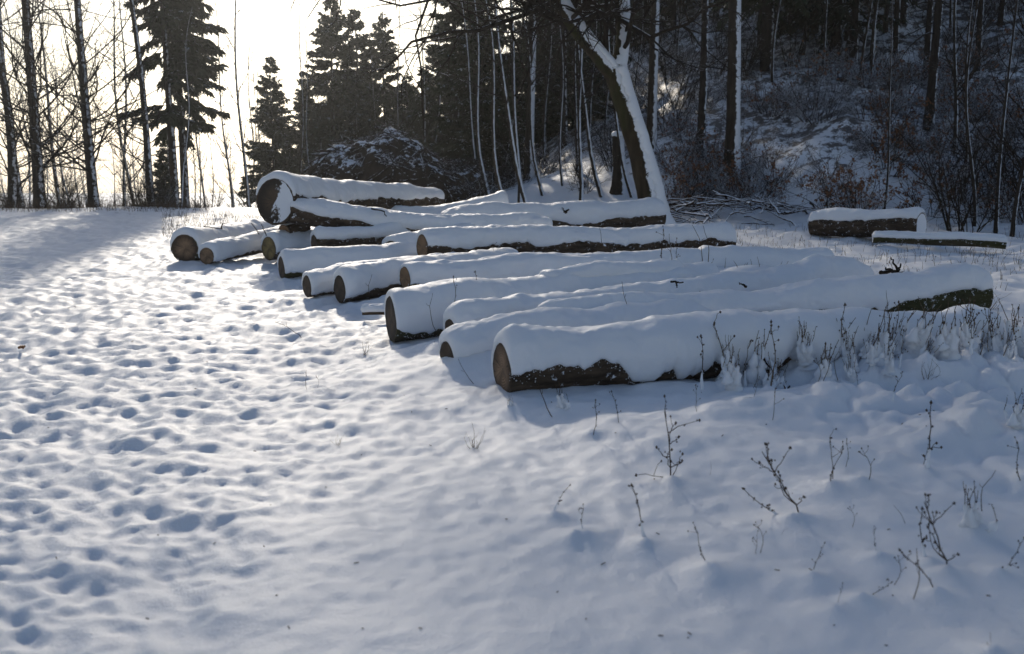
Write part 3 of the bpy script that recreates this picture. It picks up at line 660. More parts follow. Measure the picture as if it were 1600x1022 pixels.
# ------------------------------------------------------------------ weeds
def weed_mesh(kind, seed):
    """unit-height plant growing along +z; returns (stem mesh, head mesh or None, snow mesh or None)"""
    r = np.random.default_rng(seed); g = Geo(); hd = Geo(); sn = Geo()
    def stem(p0, p1, r0, r1, bend=.06, n=9):
        t = np.linspace(0, 1, n)[:, None]; P = np.array(p0) * (1 - t) + np.array(p1) * t
        P += np.sin(t * math.pi) * r.normal(0, bend, (1, 3)) * [1, 1, .2] + r.normal(0, .011, (n, 3)) * (t > 0)
        g.tubes(P, np.linspace(r0, r1, n), 5); return P
    def heads(P, cnt, sz):
        for q in range(cnt):
            c = P[r.integers(len(P) // 2, len(P))] + r.normal(0, .015, 3); hd.blobs([c], [sz * r.uniform(.4, .95)], 1.3)
    main = stem((0, 0, -.25), (0, 0, 1), .012, .005) if kind != 'bunch' else None
    if kind == 'stalk':
        heads(main, 11, .018); hd.blobs([main[-1]], [.022], 1.8)
        for q in range(4):
            b = main[r.integers(3, 8)]; P = stem(b, b + r.normal(0, .07, 3) + [0, 0, .07], .005, .003, .01, 4); hd.blobs([P[-1]], [.020], 1.2)
    elif kind == 'fork':
        for q in range(4):
            b = main[r.integers(4, 9)]; P = stem(b, b + [r.normal(0, .16), r.normal(0, .1), .16], .006, .004, .02, 5); hd.blobs([P[-1]], [.024], 1.1)
        hd.blobs([main[-1]], [.026], 1.1)
    elif kind == 'branchy':
        for q in range(9):
            k = r.integers(2, 8); b = main[k]; P = stem(b, b + [r.normal(0, .22), r.normal(0, .16), r.uniform(.08, .3)], .007, .003, .03, 6); heads(P, 4, .013); hd.blobs([P[-1]], [.017], 1.6)
            if q % 2: P2 = stem(P[3], P[3] + r.normal(0, .07, 3) + [0, 0, .06], .004, .003, .01, 4); hd.blobs([P2[-1]], [.014], 1.5)
    elif kind == 'twig':
        b = main[5]; stem(b, b + [.12, .02, .12], .007, .003, .01, 4)
    elif kind == 'grass':
        for q in range(9):
            stem((r.normal(0, .05), r.normal(0, .05), -.1), (r.normal(0, .35), r.normal(0, .25), r.uniform(.35, 1)), .010, .003, .12, 7)
    elif kind == 'bunch':
        for q in range(7):
            P = stem((r.normal(0, .05), r.normal(0, .05), -.15), (r.normal(0, .16), r.normal(0, .12), r.uniform(.55, 1)), .011, .005, .05)
            heads(P, 4, .018)
            n = 9; k = np.linspace(0, .62, n)
            Ps = np.stack([np.interp(k, np.linspace(0, 1, 9), P[:, c]) for c in range(3)], -1)
            sn.tubes(Ps, .070 * np.abs(1 + .8 * r.normal(0, .5, n)) * np.array([1.5, 1.4, 1.2, 1.1, 1, .9, .8, .5, .12]) + .008, 10, True)
    if kind in ('fork', 'stalk') and seed % 3 == 0 and main is not None:
        k = np.linspace(0, .5, 8); Ps = np.stack([np.interp(k, np.linspace(0, 1, 9), main[:, c]) for c in range(3)], -1)
        sn.tubes(Ps, np.linspace(.06, .016, 8) * (1 + .4 * r.normal(0, .5, 8)), 8, True)
    return (g, hd if hd.n else None, sn if sn.n else None)
WEEDS = {}
def weed(kind, var, pale=False):
    key = (kind, var, pale)
    if key not in WEEDS:
        g, hd, sn = weed_mesh(kind, var * 5 + hash_kind[kind])
        m = WEED_PALE if (pale or kind == 'grass') else WEED
        WEEDS[key] = (g.mesh('stem', m), hd.mesh('seed_heads', WEED) if hd else None, sn.mesh('clinging_snow', SNOW_CAP) if sn else None)
    return WEEDS[key]
hash_kind = dict(stalk=0, fork=1, branchy=2, twig=3, grass=4, bunch=5)
CATW = dict(stalk='weed', fork='weed', branchy='weed', twig='twig', grass='grass tuft', bunch='weed')
NAMEW = dict(stalk='dry_weed', fork='dry_weed', branchy='dry_weed', twig='dry_twig', grass='grass_tuft', bunch='snowy_weed')
def place_weed(kind, var, base, tip, label, group=None, pale=False, lean_only=True):
    st, hd, sn = weed(kind, var, pale)
    v = Vector(tip) - Vector(base); L = v.length
    o = link(NAMEW[kind], None, loc=base); tag(o, label, CATW[kind], group)
    q = Vector((0, 0, 1)).rotation_difference(v.normalized()) @ Euler((0, 0, var * 1.7)).to_quaternion()
    o.rotation_mode = 'QUATERNION'; o.rotation_quaternion = q; o.scale = (L,) * 3
    kid(o, 'stem', st)
    if hd: kid(o, 'seed_heads', hd)
    if sn: kid(o, 'clinging_snow', sn)
    return o
for n_, (bx, by, tx, ty, kd, lb) in enumerate(WEED_SPOTS):
    p = PZ(bx, by, 0.03); p.z = H1(p.x, p.y)
    for _ in range(3):                      # settle the foot on the real snow height along the same sight line
        p = PZ(bx, by, p.z); p.z = H1(p.x, p.y)
    t = PD(tx, ty, p.y)
    place_weed(kd, n_ % 7, p, t, lb, None, pale=('pale' in lb or 'orange' in lb))
def scatter_weeds(n, xr, yr, hr, kinds, label, group, seed, pale=False, zoff=-.01, base_xy=None):
    r = np.random.default_rng(seed); k = 0
    X = r.uniform(*xr, n) if base_xy is None else base_xy[0]; Y = r.uniform(*yr, n) if base_xy is None else base_xy[1]
    Z = height(X, Y)
    for x, y, z in zip(X, Y, Z):
        hh = r.uniform(*hr); kd = kinds[r.integers(len(kinds))]
        place_weed(kd, int(r.integers(7)), (x, y, z + zoff), (x + r.normal(0, .14) * hh, y + r.normal(0, .1) * hh, z + hh), label, group, pale=pale)
# thicket in front of the right half of the front log
scatter_weeds(100, 0, 0, (.12, .42), ['stalk', 'bunch', 'bunch', 'bunch', 'bunch', 'twig', 'fork', 'stalk'], 'frosted dry stalk in the dense weed thicket before the right half of the front log', 'weed thicket in front of the front log', 3, True, base_xy=(THX, THY))
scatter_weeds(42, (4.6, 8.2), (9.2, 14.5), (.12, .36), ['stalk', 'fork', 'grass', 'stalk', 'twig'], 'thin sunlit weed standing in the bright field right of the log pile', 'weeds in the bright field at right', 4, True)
scatter_weeds(26, (-1.6, 4.2), (9.0, 12.5), (.10, .28), ['twig', 'twig', 'stalk'], 'dark twig tip poking through the snow among the log rows', 'twig tips among the logs', 8)

scatter_weeds(44, (.9, 4.4), (3.4, 6.6), (.09, .23), ['fork', 'twig', 'stalk', 'grass', 'fork'], 'tiny sprig in the open foreground snow at right', 'tiny sprigs in the foreground', 14, True)

# sprigs that stand on the logs themselves
for n_, (bx, by, tx, ty, y, kd, lb) in enumerate([
    (745,468,743,424,8.9,'stalk','dark stalk standing before the thick log, right one of two'), (708,478,708,432,8.6,'stalk','dark stalk standing before the thick log, left one of two'),
    (680,505,677,458,8.3,'twig','thin loop of twig in front of the thick log near its end'), (988,492,972,440,8.0,'twig','forked bare twig on the saddle between front and second log'),
    (1038,420,1037,358,11.6,'stalk','leftmost of the upright stems by the orange-ended log right half'), (1047,424,1046,366,11.4,'twig','second upright stem by the right half of the long straight log'),
    (1057,420,1058,372,11.5,'stalk','third upright stem by the right half of the long straight log'), (1090,414,1082,352,11.6,'twig','tallest upright stem near the right end of the long straight log'),
    (1103,414,1098,354,11.6,'twig','rightmost upright stem near the end of the long straight log'), (962,404,938,356,12.4,'twig','slanting twig against the middle of the long straight log'),
    (775,408,768,382,12.6,'branchy','reddish sprig under the left half of the long straight log'), (1388,505,1385,455,8.0,'twig','bare upright stem rising above the front log right half')]):
    place_weed(kd, n_ % 7, PD(bx, by, y), PD(tx, ty, y), lb)

# ------------------------------------------------------------------ trees
def norm(v): return v / (np.linalg.norm(v, axis=-1, keepdims=True) + 1e-9)
def sample(P, Rd, idx, t):
    k = P.shape[1]; f = t * (k - 1); i = np.minimum(f.astype(int), k - 2); w = (f - i)[:, None]
    a, b = P[idx, i], P[idx, i + 1]
    return a * (1 - w) + b * w, norm(b - a), Rd[idx, i] * (1 - w[:, 0]) + Rd[idx, i + 1] * w[:, 0]
def grow(r, P, Rd, n, k, t0, t1, length, ang, thick, up=0.2, wob=.12, tip=.3, flat=0.0):
    """n children spread over the parent polylines"""
    m = len(P); idx = r.integers(0, m, n); t = r.uniform(t0, t1, n)
    st, tg, rr = sample(P, Rd, idx, t)
    plen = np.linalg.norm(np.diff(P[idx], axis=1), axis=2).sum(1)
    rv = norm(r.normal(0, 1, (n, 3)) * [1, 1, 1 - flat]); side = norm(rv - (rv * tg).sum(1, keepdims=True) * tg)
    a = R(ang) * r.uniform(.65, 1.3, n)[:, None]
    d = norm(tg * np.cos(a) + side * np.sin(a))
    ln = length * plen * r.uniform(.5, 1.1, n) * (1.15 - .6 * t)
    Q = np.zeros((n, k, 3)); Q[:, 0] = st; step = (ln / (k - 1))[:, None]
    for j in range(1, k):
        d = norm(d + r.normal(0, wob, (n, 3)) + [0, 0, up / k]); Q[:, j] = Q[:, j - 1] + d * step
    r0 = np.minimum(rr * .8, thick * rr + 0 * rr)
    Rn = np.maximum(r0[:, None] * np.linspace(1, tip, k)[None], .0028)
    return Q, Rn
def trunk_path(r, h, lean=(0, 0), sway=.3, k=16, hook=0.0):
    t = np.linspace(0, 1, k)
    ph = r.uniform(0, 6, 4)
    x = lean[0] * t * h + sway * (np.sin(t * 3.2 + ph[0]) - math.sin(ph[0])) * .5 + sway * .3 * (np.sin(t * 9 + ph[1]) - math.sin(ph[1]))
    y = lean[1] * t * h + sway * (np.sin(t * 2.6 + ph[2]) - math.sin(ph[2])) * .5
    x = x + hook * (1 - np.exp(-t * h / .7))
    return np.stack([x, y, t * h - .3 * (t == 0)], -1)[None]
def bare_tree_meshes(seed, h=17, r0=.17, t0=.10, n1=46, n2=260, n3=900, n4=0, sway=.35, lean=(0, 0), hook=0, wood=TRUNK_DARK, l1=.28, ang1=62, up1=.6, tw=TWIG, th1=.42):
    r = np.random.default_rng(seed)
    P = trunk_path(r, h, lean, sway, 18, hook); k = P.shape[1]
    t = np.linspace(0, 1, k); Rt = (r0 * (1 - .88 * t ** .9) * (1 + .35 * np.exp(-t * h / .35)))[None]
    g = Geo(); g.tubes(P, Rt, 10)
    B1, R1 = grow(r, P, Rt, n1, 8, t0, .97, l1, ang1, th1, up1, .14)
    B2, R2 = grow(r, B1, R1, n2, 6, .15, .98, .55, 48, .62, .35, .16)
    B3, R3 = grow(r, B2, R2, n3, 5, .15, 1, .60, 45, .62, .2, .2)
    b = Geo(); b.tubes(B1, R1, 6); b.tubes(B2, R2, 4); b.tubes(B3, R3, 3)
    if n4:
        B4, R4 = grow(r, B3, R3, n4, 3, .2, 1, .6, 42, .7, .1, .2); b.tubes(B4, R4, 3)
    return g.mesh('trunk', wood), b.mesh('branches', tw)
def spruce_meshes(seed, h=16, r0=.16, t0=.15, rmax=2.2, nb=170, per=20, nm=NEEDLES, wood=TRUNK_DARK, droop=.35, dens=1.0, side=None, blade=.34):
    r = np.random.default_rng(seed)
    P = trunk_path(r, h, (0, 0), .12, 14); t = np.linspace(0, 1, 14); Rt = (r0 * (1 - .93 * t) + .012)[None]
    g = Geo(); g.tubes(P, Rt, 9)
    f = np.sort(r.uniform(0, 1, nb) ** .85); tt = t0 + (1 - t0) * f * .985
    st, tg, rr = sample(P, Rt, np.zeros(nb, int), tt)
    az = r.uniform(0, 2 * math.pi, nb)
    if side is not None:
        az = np.where(r.random(nb) < .7, side + r.normal(0, .9, nb), az)
    ln = rmax * ((1 - f) ** .72 + .04) * r.uniform(.55, 1.1, nb) * (1 - .35 * np.exp(-f * 14))
    k = 7; B = np.zeros((nb, k, 3)); B[:, 0] = st
    el = .45 * f - .10 + r.normal(0, .20, nb)
    for j in range(1, k):
        e = el - droop * (j / k) * (1 - .4 * f) + (.5 * (j / k) ** 3)
        d = np.stack([np.cos(az) * np.cos(e), np.sin(az) * np.cos(e), np.sin(e)], -1)
        B[:, j] = B[:, j - 1] + d * (ln / (k - 1))[:, None]; az = az + r.normal(0, .07, nb)
    RB = np.maximum(.022 * (ln / rmax)[:, None] * np.linspace(1, .2, k)[None], .004)
    b = Geo(); b.tubes(B, RB, 3)
    # hanging side sprays, each a bent ribbon of needles with ragged width
    n = int(nb * per * dens); idx = r.choice(nb, n, p=(ln ** 1.3) / (ln ** 1.3).sum()); t2 = r.uniform(.12, 1.0, n)
    s2, tg2, _ = sample(B, RB, idx, t2)
    sd = r.choice([-1, 1], n)[:, None] * norm(np.cross(tg2, [0, 0, 1.0]))
    d = norm(tg2 * r.uniform(.3, 1.0, (n, 1)) + sd * r.uniform(.2, 1.0, (n, 1)) + np.stack([0 * t2, 0 * t2, -r.uniform(.0, .9, n)], -1))
    L2 = blade * r.uniform(.5, 1.4, n) * (.55 + .45 * np.minimum(ln[idx] / rmax * 1.6, 1))
    wv = norm(np.cross(d, r.normal(0, 1, (n, 3)))) * (.045 + .035 * r.random(n))[:, None] * (blade / .34) ** .5
    a = s2; m_ = s2 + d * (L2 * .45)[:, None]; c = s2 + d * L2[:, None] + [0, 0, -.04]
    V = np.stack([a, m_ + wv, c, m_ - wv], 1)
    q = np.arange(n)[:, None] * 4
    nd = Geo(); nd.add(V, q + [0, 1, 2, 3])
    # second, smaller sprays off the first for a frayed outline
    n2 = int(n * .9); j = r.integers(0, n, n2); base = s2[j] + d[j] * (L2[j] * r.uniform(.2, .9, n2))[:, None]
    d2 = norm(d[j] + r.normal(0, .7, (n2, 3)) + [0, 0, -.25]); l3 = L2[j] * r.uniform(.3, .6, n2)
    w2 = norm(np.cross(d2, r.normal(0, 1, (n2, 3)))) * .032
    V = np.stack([base, base + d2 * (l3 * .5)[:, None] + w2, base + d2 * l3[:, None], base + d2 * (l3 * .5)[:, None] - w2], 1)
    nd.add(V, np.arange(n2)[:, None] * 4 + [0, 1, 2, 3])
    return g.mesh('trunk', wood), b.mesh('branches', TRUNK_DARK), nd.mesh('needles', nm, False)

MESHES = {}
def tree(kind, name, label, x, y, scale=1.0, rz=0.0, group=None, z=None, tilt=(0, 0), sink=.05, cat='tree', sz=None):
    parts = MESHES[kind]
    zz = (float(height(np.array([x]), np.array([y]), False)[0]) if z is None else z) - sink
    o = link(name, None, loc=(x, y, zz), rot=(tilt[0], tilt[1], rz)); tag(o, label, cat, group)
    o.scale = (scale, scale, scale * (sz or 1))
    for nm, me in parts: kid(o, nm, me)
    return o
def at(px, y): return (px - 800) / FPX * y * 1.0      # x of an upright thing seen at px when it stands y metres away (near the horizon)

def reg(kind, names, meshes): MESHES[kind] = list(zip(names, meshes))
TB = ('trunk', 'branches'); TBN = ('trunk', 'branches', 'needles')
reg('beech_a', TB, bare_tree_meshes(11, 17, .20, .07, 66, 460, 1700, 2400, .25, th1=.20))
reg('beech_b', TB, bare_tree_meshes(12, 16, .19, .06, 60, 420, 1700, 2200, .5, th1=.20))
reg('beech_c', TB, bare_tree_meshes(13, 18, .17, .10, 48, 340, 1300, 1600, .3, th1=.20))
reg('beech_near', TB, bare_tree_meshes(17, 17, .26, .30, 60, 600, 2600, 5600, .4, l1=.42, ang1=62, up1=.6))
reg('slim_a', TB, bare_tree_meshes(21, 13, .075, .16, 30, 120, 360, 0, .35, wood=TRUNK, l1=.16, ang1=50))
reg('slim_b', TB, bare_tree_meshes(22, 12, .07, .12, 34, 140, 420, 0, .55, wood=TRUNK, l1=.18, ang1=50))
reg('slim_c', TB, bare_tree_meshes(23, 11, .06, .20, 24, 100, 300, 0, .5, wood=TRUNK, l1=.15, ang1=45))
reg('sap_a', TB, bare_tree_meshes(31, 10, .058, .25, 16, 50, 140, 0, .35, (-.10, 0), -.55, TRUNK_SNOWY, .18, 45))
reg('sap_b', TB, bare_tree_meshes(32, 9, .050, .30, 15, 45, 130, 0, .45, (-.08, 0), -.25, TRUNK_SNOWY, .18, 45))
reg('sap_c', TB, bare_tree_meshes(33, 9, .045, .22, 16, 50, 140, 0, .5, (-.05, 0), .3, TRUNK_SNOWY, .2, 45))
reg('tall_a', TB, bare_tree_meshes(41, 21, .15, .14, 24, 60, 160, 0, .15, wood=TRUNK_SNOWY, th1=.2, l1=.09, ang1=75, up1=-.1))
reg('tall_b', TB, bare_tree_meshes(42, 20, .14, .10, 28, 70, 180, 0, .2, wood=TRUNK_DARK, th1=.2, l1=.09, ang1=80, up1=-.2))
reg('spruce_a', TBN, spruce_meshes(51, 12, .13, .04, 2.7, 360, 80, blade=.30))
reg('spruce_b', TBN, spruce_meshes(52, 11, .12, .04, 2.4, 330, 80, blade=.30))
reg('spruce_c', TBN, spruce_meshes(53, 13, .14, .05, 2.1, 300, 64, NEEDLES_SNOWY, blade=.30))
reg('spruce_tall', TBN, spruce_meshes(54, 20, .20, .10, 2.9, 330, 24, droop=.8))
reg('spruce_tall_snowy', TBN, spruce_meshes(55, 19, .20, .07, 3.0, 330, 24, NEEDLES_SNOWY, droop=.8))
reg('spruce_side', TBN, spruce_meshes(56, 15, .17, .27, 2.1, 170, 60, droop=.9, side=0.0, blade=.36))

# --- left: bare trees on the crest against the sky
for i_, (kd, px, y, sc, rz, tl, lb) in enumerate([
    ('beech_b', 22, 36, 1.0, .4, 0, 'dark bare tree at the left edge of the picture'),
    ('beech_a', 66, 35, 1.05, 2.1, -.02, 'thick bare tree with snow streaks, second from the left edge'),
    ('beech_c', 40, 44, 1.0, 4.0, .01, 'bare tree standing just behind the two left-edge trunks'),
    ('beech_a', 151, 34, .92, 5.2, 0, 'straight solitary bare tree with many level branches, left of the leaning one'),
    ('beech_c', 240, 35, .85, 1.0, -.06, 'bare tree leaning to the left over the crest'),
    ('slim_a', 200, 42, 1.0, .3, 0, 'thin bare tree between the straight and the leaning tree'),
    ('slim_b', 216, 40, 1.0, 1.3, 0, 'thin forked bare tree next to the leaning tree'),
    ('slim_c', 390, 38, 1.15, 2.3, 0, 'very thin bare tree alone against the sky, left of the spruces'),
    ('slim_a', 366, 45, .9, 3.3, 0, 'slim bare tree right of the hanging spruce'),
    ('beech_c', 100, 52, .8, 3.0, 0, 'far bare tree behind the left trunks'),
    ('slim_b', 120, 46, .8, 1.0, 0, 'low spreading bare tree left of the straight tree'),
    ('sap_c', 284, 32.5, .72, 0, .14, 'snow-streaked trunk leaning right in front of the hanging spruce'),
    ]):
    tree(kd, 'bare_tree', lb, at(px, y), y, sc, rz, None, tilt=(0, tl))
tree('beech_near', 'bare_tree', 'big old bare tree just outside the left edge of the picture', -11.6, 18.5, 1.0, 1.3, None)
for px, y, sc, rz, lb in ((276, 38, .95, .3, 'tall spruce with ragged hanging boughs, its bare lower trunk at the crest'), (292, 40, 1.0, -.4, 'spruce twin close behind the ragged hanging spruce, boughs reaching right')):
    tree('spruce_side', 'spruce_tree', lb, at(px, y), y, sc, rz)
tree('spruce_b', 'spruce_tree', 'small dark spruce left of the ragged spruce trunks', at(262, 41), 41, .36, 1)
# --- middle: the spruce group behind the brush heap
for px, top, y, kd, rz, lb in ((432, 100, 50, 'spruce_b', 0, 'lone pointed spruce, leftmost of the middle spruce group'),
    (480, 130, 52, 'spruce_a', 1, 'low broad spruce filling the gap behind the brush heap'),
    (525, 8, 50, 'spruce_a', 2, 'highest spruce with a dense dark pyramid crown in the middle group'),
    (565, 30, 53, 'spruce_b', 3, 'narrow spruce squeezed between the two highest ones'),
    (608, 36, 50, 'spruce_a', 4, 'broad spruce right of the highest one, tip in the open sky'),
    (690, 50, 46, 'spruce_b', 5, 'spruce with an open pointed tip beside the leafless wood'),
    (650, 140, 48, 'spruce_a', 6, 'short spruce between the middle group and the dark wood'),
    (560, 110, 44, 'spruce_c', 2.2, 'frosted spruce in front of the middle group')):
    x = at(px, y); z = float(height(np.array([x]), np.array([y]), False)[0]); htop = PD(px, top, y).z - z
    base = {'spruce_a': 12, 'spruce_b': 11, 'spruce_c': 13}[kd]
    tree(kd, 'spruce_tree', lb, x, y, htop / base * 1.06, rz)
for px, y, sc, rz, lb in ((452, 46, .42, 1, 'small bushy spruce just left of the brush heap'), (505, 44, .48, 2, 'small spruce right behind the left shoulder of the brush heap'),
    (640, 42, .55, 3, 'small spruce behind the right shoulder of the brush heap'), (585, 47, .62, 4, 'medium spruce behind the top of the brush heap'), (672, 40, .5, 5, 'small dark spruce at the start of the dark wood')):
    tree('spruce_a', 'spruce_tree', lb, at(px, y), y, sc, rz)
for k_, (px, y, sc) in enumerate(((470, 46, .9), (500, 43, .8), (630, 40, .9), (415, 60, .9), (668, 38, 1.0), (590, 47, .8))):
    tree('slim_%s' % 'abc'[k_ % 3], 'bare_tree', 'thin pale trunk standing among the middle spruces', at(px, y), y, sc, k_, 'thin trunks among the middle spruces')

# --- the leaning forked tree
def hero_tree():
    Y = 18.6
    pts = [PD(1030, 372, Y), PD(1022, 330, Y), PD(1008, 270, Y), PD(993, 215, Y), PD(976, 160, Y), PD(960, 108, Y)]
    left = [PD(964, 122, Y), PD(935, 88, Y - .1), PD(905, 50, Y - .2), PD(880, 14, Y - .4), PD(862, -25, Y - .6), PD(838, -110, Y - .9), PD(820, -220, Y - 1.2), PD(800, -380, Y - 1.4)]
    right = [PD(962, 112, Y), PD(972, 70, Y + .1), PD(974, 20, Y + .15), PD(970, -40, Y + .2), PD(975, -140, Y + .4), PD(990, -280, Y + .6), PD(1000, -460, Y + .7)]
    base = Vector((pts[0].x, Y, float(height(np.array([pts[0].x]), np.array([Y]), False)[0])))
    root = link('leaning_tree', None, loc=base); tag(root, 'big leaning forked tree with a broad snow stripe down its trunk', 'tree')
    def pl(ps, n): 
        P = np.array([list(p - base) for p in ps]); t = np.linspace(0, len(P) - 1, n)
        return np.stack([np.interp(t, np.arange(len(P)), P[:, k]) for k in range(3)], -1)
    r = np.random.default_rng(3)
    def sm(P):
        for _ in range(3): P[1:-1] = (P[:-2] + 2 * P[1:-1] + P[2:]) / 4
        return P
    T = sm(pl(pts, 26)); Lf = sm(pl(left, 26)); Rt = sm(pl(right, 26))
    rt = np.interp(np.linspace(0, 1, 26), [0, .06, .16, .5, .9, 1], [.46, .33, .25, .205, .185, .19])
    rl = np.interp(np.linspace(0, 1, 26), [0, .1, .5, 1], [.17, .15, .12, .04]); rr_ = np.interp(np.linspace(0, 1, 26), [0, .12, .5, 1], [.17, .125, .10, .03])
    def bumpy(P, Rd, sd):
        g = Geo(); g.tubes(P, Rd, 28); V = np.concatenate(g.V)
        c = np.repeat(P, 28, 0); n_ = norm(V - c)
        V = V + n_ * (.018 * noise(V[:, 0] * 9, V[:, 1] * 9, V[:, 2] * 2.2, sd) + .02 * noise(V[:, 0] * 3, V[:, 1] * 3, V[:, 2] * 1.5, sd + 1))[:, None]
        g.V = [V]; return g
    kid(root, 'trunk', bumpy(T, rt, 1).mesh('trunk', HERO_BARK))
    kid(root, 'left_limb', bumpy(Lf, rl, 2).mesh('limb', HERO_BARK))
    kid(root, 'right_limb', bumpy(Rt, rr_, 3).mesh('limb', HERO_BARK))
    # snow blown on to the right and upper side: a shell with ragged edges
    def shell(P, Rd, half, cen, sd, thick=.035, f0=0.0):
        n, m = len(P) * 11, 18
        t = np.linspace(f0, 1, n); Pq = np.stack([np.interp(t, np.linspace(0, 1, len(P)), P[:, k]) for k in range(3)], -1); Rq = np.interp(t, np.linspace(0, 1, len(P)), Rd)
        Tn = norm(np.gradient(Pq, axis=0)); wd = np.array(cen, float)[None]; A = norm(wd - (wd * Tn).sum(1, keepdims=True) * Tn); B = np.cross(Tn, A)
        w1 = R(half) * (1 + .16 * noise(t * 9, sd, 0, 91) + .20 * noise(t * 34, sd, 0, 92) + .16 * noise(t * 80, sd, 0, 96)); w2 = R(half) * (1 + .16 * noise(t * 9, sd + 5, 0, 93) + .18 * noise(t * 40, sd + 5, 0, 94) + .14 * noise(t * 85, sd, 5, 96))
        v = np.linspace(-1, 1, m); a = np.where(v[None] > 0, v[None] * w1[:, None], v[None] * w2[:, None])
        rad = Rq[:, None] * 1.0 + .02 + thick * (1 - np.abs(v)[None] ** 3) * (1 + .3 * noise(t[:, None] * 20, a * 2, sd, 95)) - .012
        Vo = Pq[:, None] + rad[..., None] * (np.cos(a)[..., None] * A[:, None] + np.sin(a)[..., None] * B[:, None])
        vi = v[::-3]; ai = np.where(vi[None] > 0, vi[None] * w1[:, None], vi[None] * w2[:, None])
        Vi = Pq[:, None] + (Rq * .85)[:, None, None] * (np.cos(ai)[..., None] * A[:, None] + np.sin(ai)[..., None] * B[:, None])
        VV = np.concatenate([Vo, Vi], 1); mm = VV.shape[1]
        i0 = np.arange(n - 1)[:, None] * mm + np.arange(mm)[None]; i1 = np.arange(n - 1)[:, None] * mm + (np.arange(mm)[None] + 1) % mm
        return mesh_np('trunk_snow', VV.reshape(-1, 3), np.stack([i0, i0 + mm, i1 + mm, i1], -1).reshape(-1, 4), SNOW_CAP)
    kid(root, 'trunk_snow', shell(T, rt, 58, (.92, -.40, .25), 1))
    kid(root, 'trunk_snow', shell(Lf, rl, 50, (.85, -.25, .6), 2, .03, .04))
    kid(root, 'trunk_snow', shell(Rt, rr_, 66, (.75, -.75, .1), 3, .025, .03))
    P = np.stack([Lf, Rt]); Rd = np.stack([rl, rr_])
    B1, R1 = grow(r, P, Rd, 30, 10, .1, 1, .5, 65, .34, .1, .16)
    # the long limb that reaches left over the sky gap
    x1 = pl([PD(872, 2, Y - .4), PD(820, 22, Y - .8), PD(760, 48, Y - 1.2), PD(690, 55, Y - 1.6), PD(640, 68, Y - 2), PD(600, 110, Y - 2.2)], 10)
    x2 = pl([PD(968, 30, Y), PD(1010, 60, Y - .5), PD(1060, 40, Y - .9), PD(1120, 10, Y - 1.3), PD(1160, -30, Y - 1.6), PD(1220, -60, Y - 2)], 10)
    x3 = pl([PD(962, 50, Y), PD(940, 20, Y - .6), PD(900, 30, Y - 1), PD(860, 22, Y - 1.4), PD(800, -20, Y - 2), PD(760, -60, Y - 2.2)], 10)
    x4 = pl([PD(975, 60, Y), PD(985, 30, Y), PD(1010, 22, Y - .1), PD(1030, -10, Y - .2), PD(1060, -60, Y - .4), PD(1080, -110, Y - .6)], 10)
    xs = np.stack([x1, x2, x3, x4]) + r.normal(0, .03, (4, 10, 3)); rx = np.linspace(.05, .012, 10)[None] * np.array([[1], [.8], [.9], [.8]])
    B1 = np.concatenate([B1, xs]); R1 = np.concatenate([R1, rx])
    # long unseen limbs above the frame, added to cast dappled shade on the foreground
    ex = []
    for q in range(14):
        s0 = Lf[12 + q % 11]; tgt = np.array([r.uniform(-9.5, -2.0), r.uniform(-3.6, .2), r.uniform(4.8, 7.6)])
        t_ = np.linspace(0, 1, 10)[:, None]; pp = s0 * (1 - t_) + tgt * t_ + np.array([0, 0, 1.0]) * np.sin(t_ * math.pi) * .5
        pp[1:] += r.normal(0, .07, (9, 3)); ex.append(pp)
    B1 = np.concatenate([B1, ex]); R1 = np.concatenate([R1, np.linspace(.06, .012, 10)[None] * np.ones((14, 1))])
    B2, R2 = grow(r, B1, R1, 560, 7, .15, 1, .5, 50, .6, .05, .2); B3, R3 = grow(r, B2, R2, 2600, 5, .1, 1, .55, 45, .65, 0, .2); B4, R4 = grow(r, B3, R3, 5200, 3, .1, 1, .6, 45, .8, 0, .3)
    b = Geo(); b.tubes(B1, R1, 7); b.tubes(B2, R2, 5); b.tubes(B3, R3, 3); b.tubes(B4, R4, 3)
    kid(root, 'branches', b.mesh('branches', TWIG))
hero_tree()

# --- young curved trunks between the pile and the wood
for k_, (px, y, kd, sc, rz, lb) in enumerate([
    (797, 24.5, 'sap_b', 1.0, .1, 'young snow-streaked trunk, leftmost of the curved ones behind the pile'),
    (812, 25.5, 'sap_c', 1.2, .5, 'pale thin trunk just right of the leftmost curved trunk'),
    (836, 24.0, 'sap_a', 1.0, 0, 'young trunk with a strongly hooked foot behind the swollen log'),
    (852, 26.5, 'sap_b', .9, -.3, 'thin curved trunk right of the hooked one'),
    (880, 27.0, 'sap_b', .7, .9, 'small curved trunk half way to the leaning tree'),
    (906, 24.5, 'sap_c', 1.15, -.2, 'wavy snow-streaked trunk left of the leaning tree'),
    (945, 25.5, 'sap_a', .95, .3, 'bowed thin trunk right of the wavy one'),
    (992, 25.0, 'sap_a', .8, -.2, 'bowed sapling curving round the broken stump'),
    (768, 28, 'sap_b', 1.1, .4, 'young trunk standing left of all the curved ones'),
    (745, 31, 'sap_c', 1.1, .9, 'faint young trunk in the shade at the brush heap side')]):
    tree(kd, 'young_tree', lb, at(px, y), y, sc, rz)
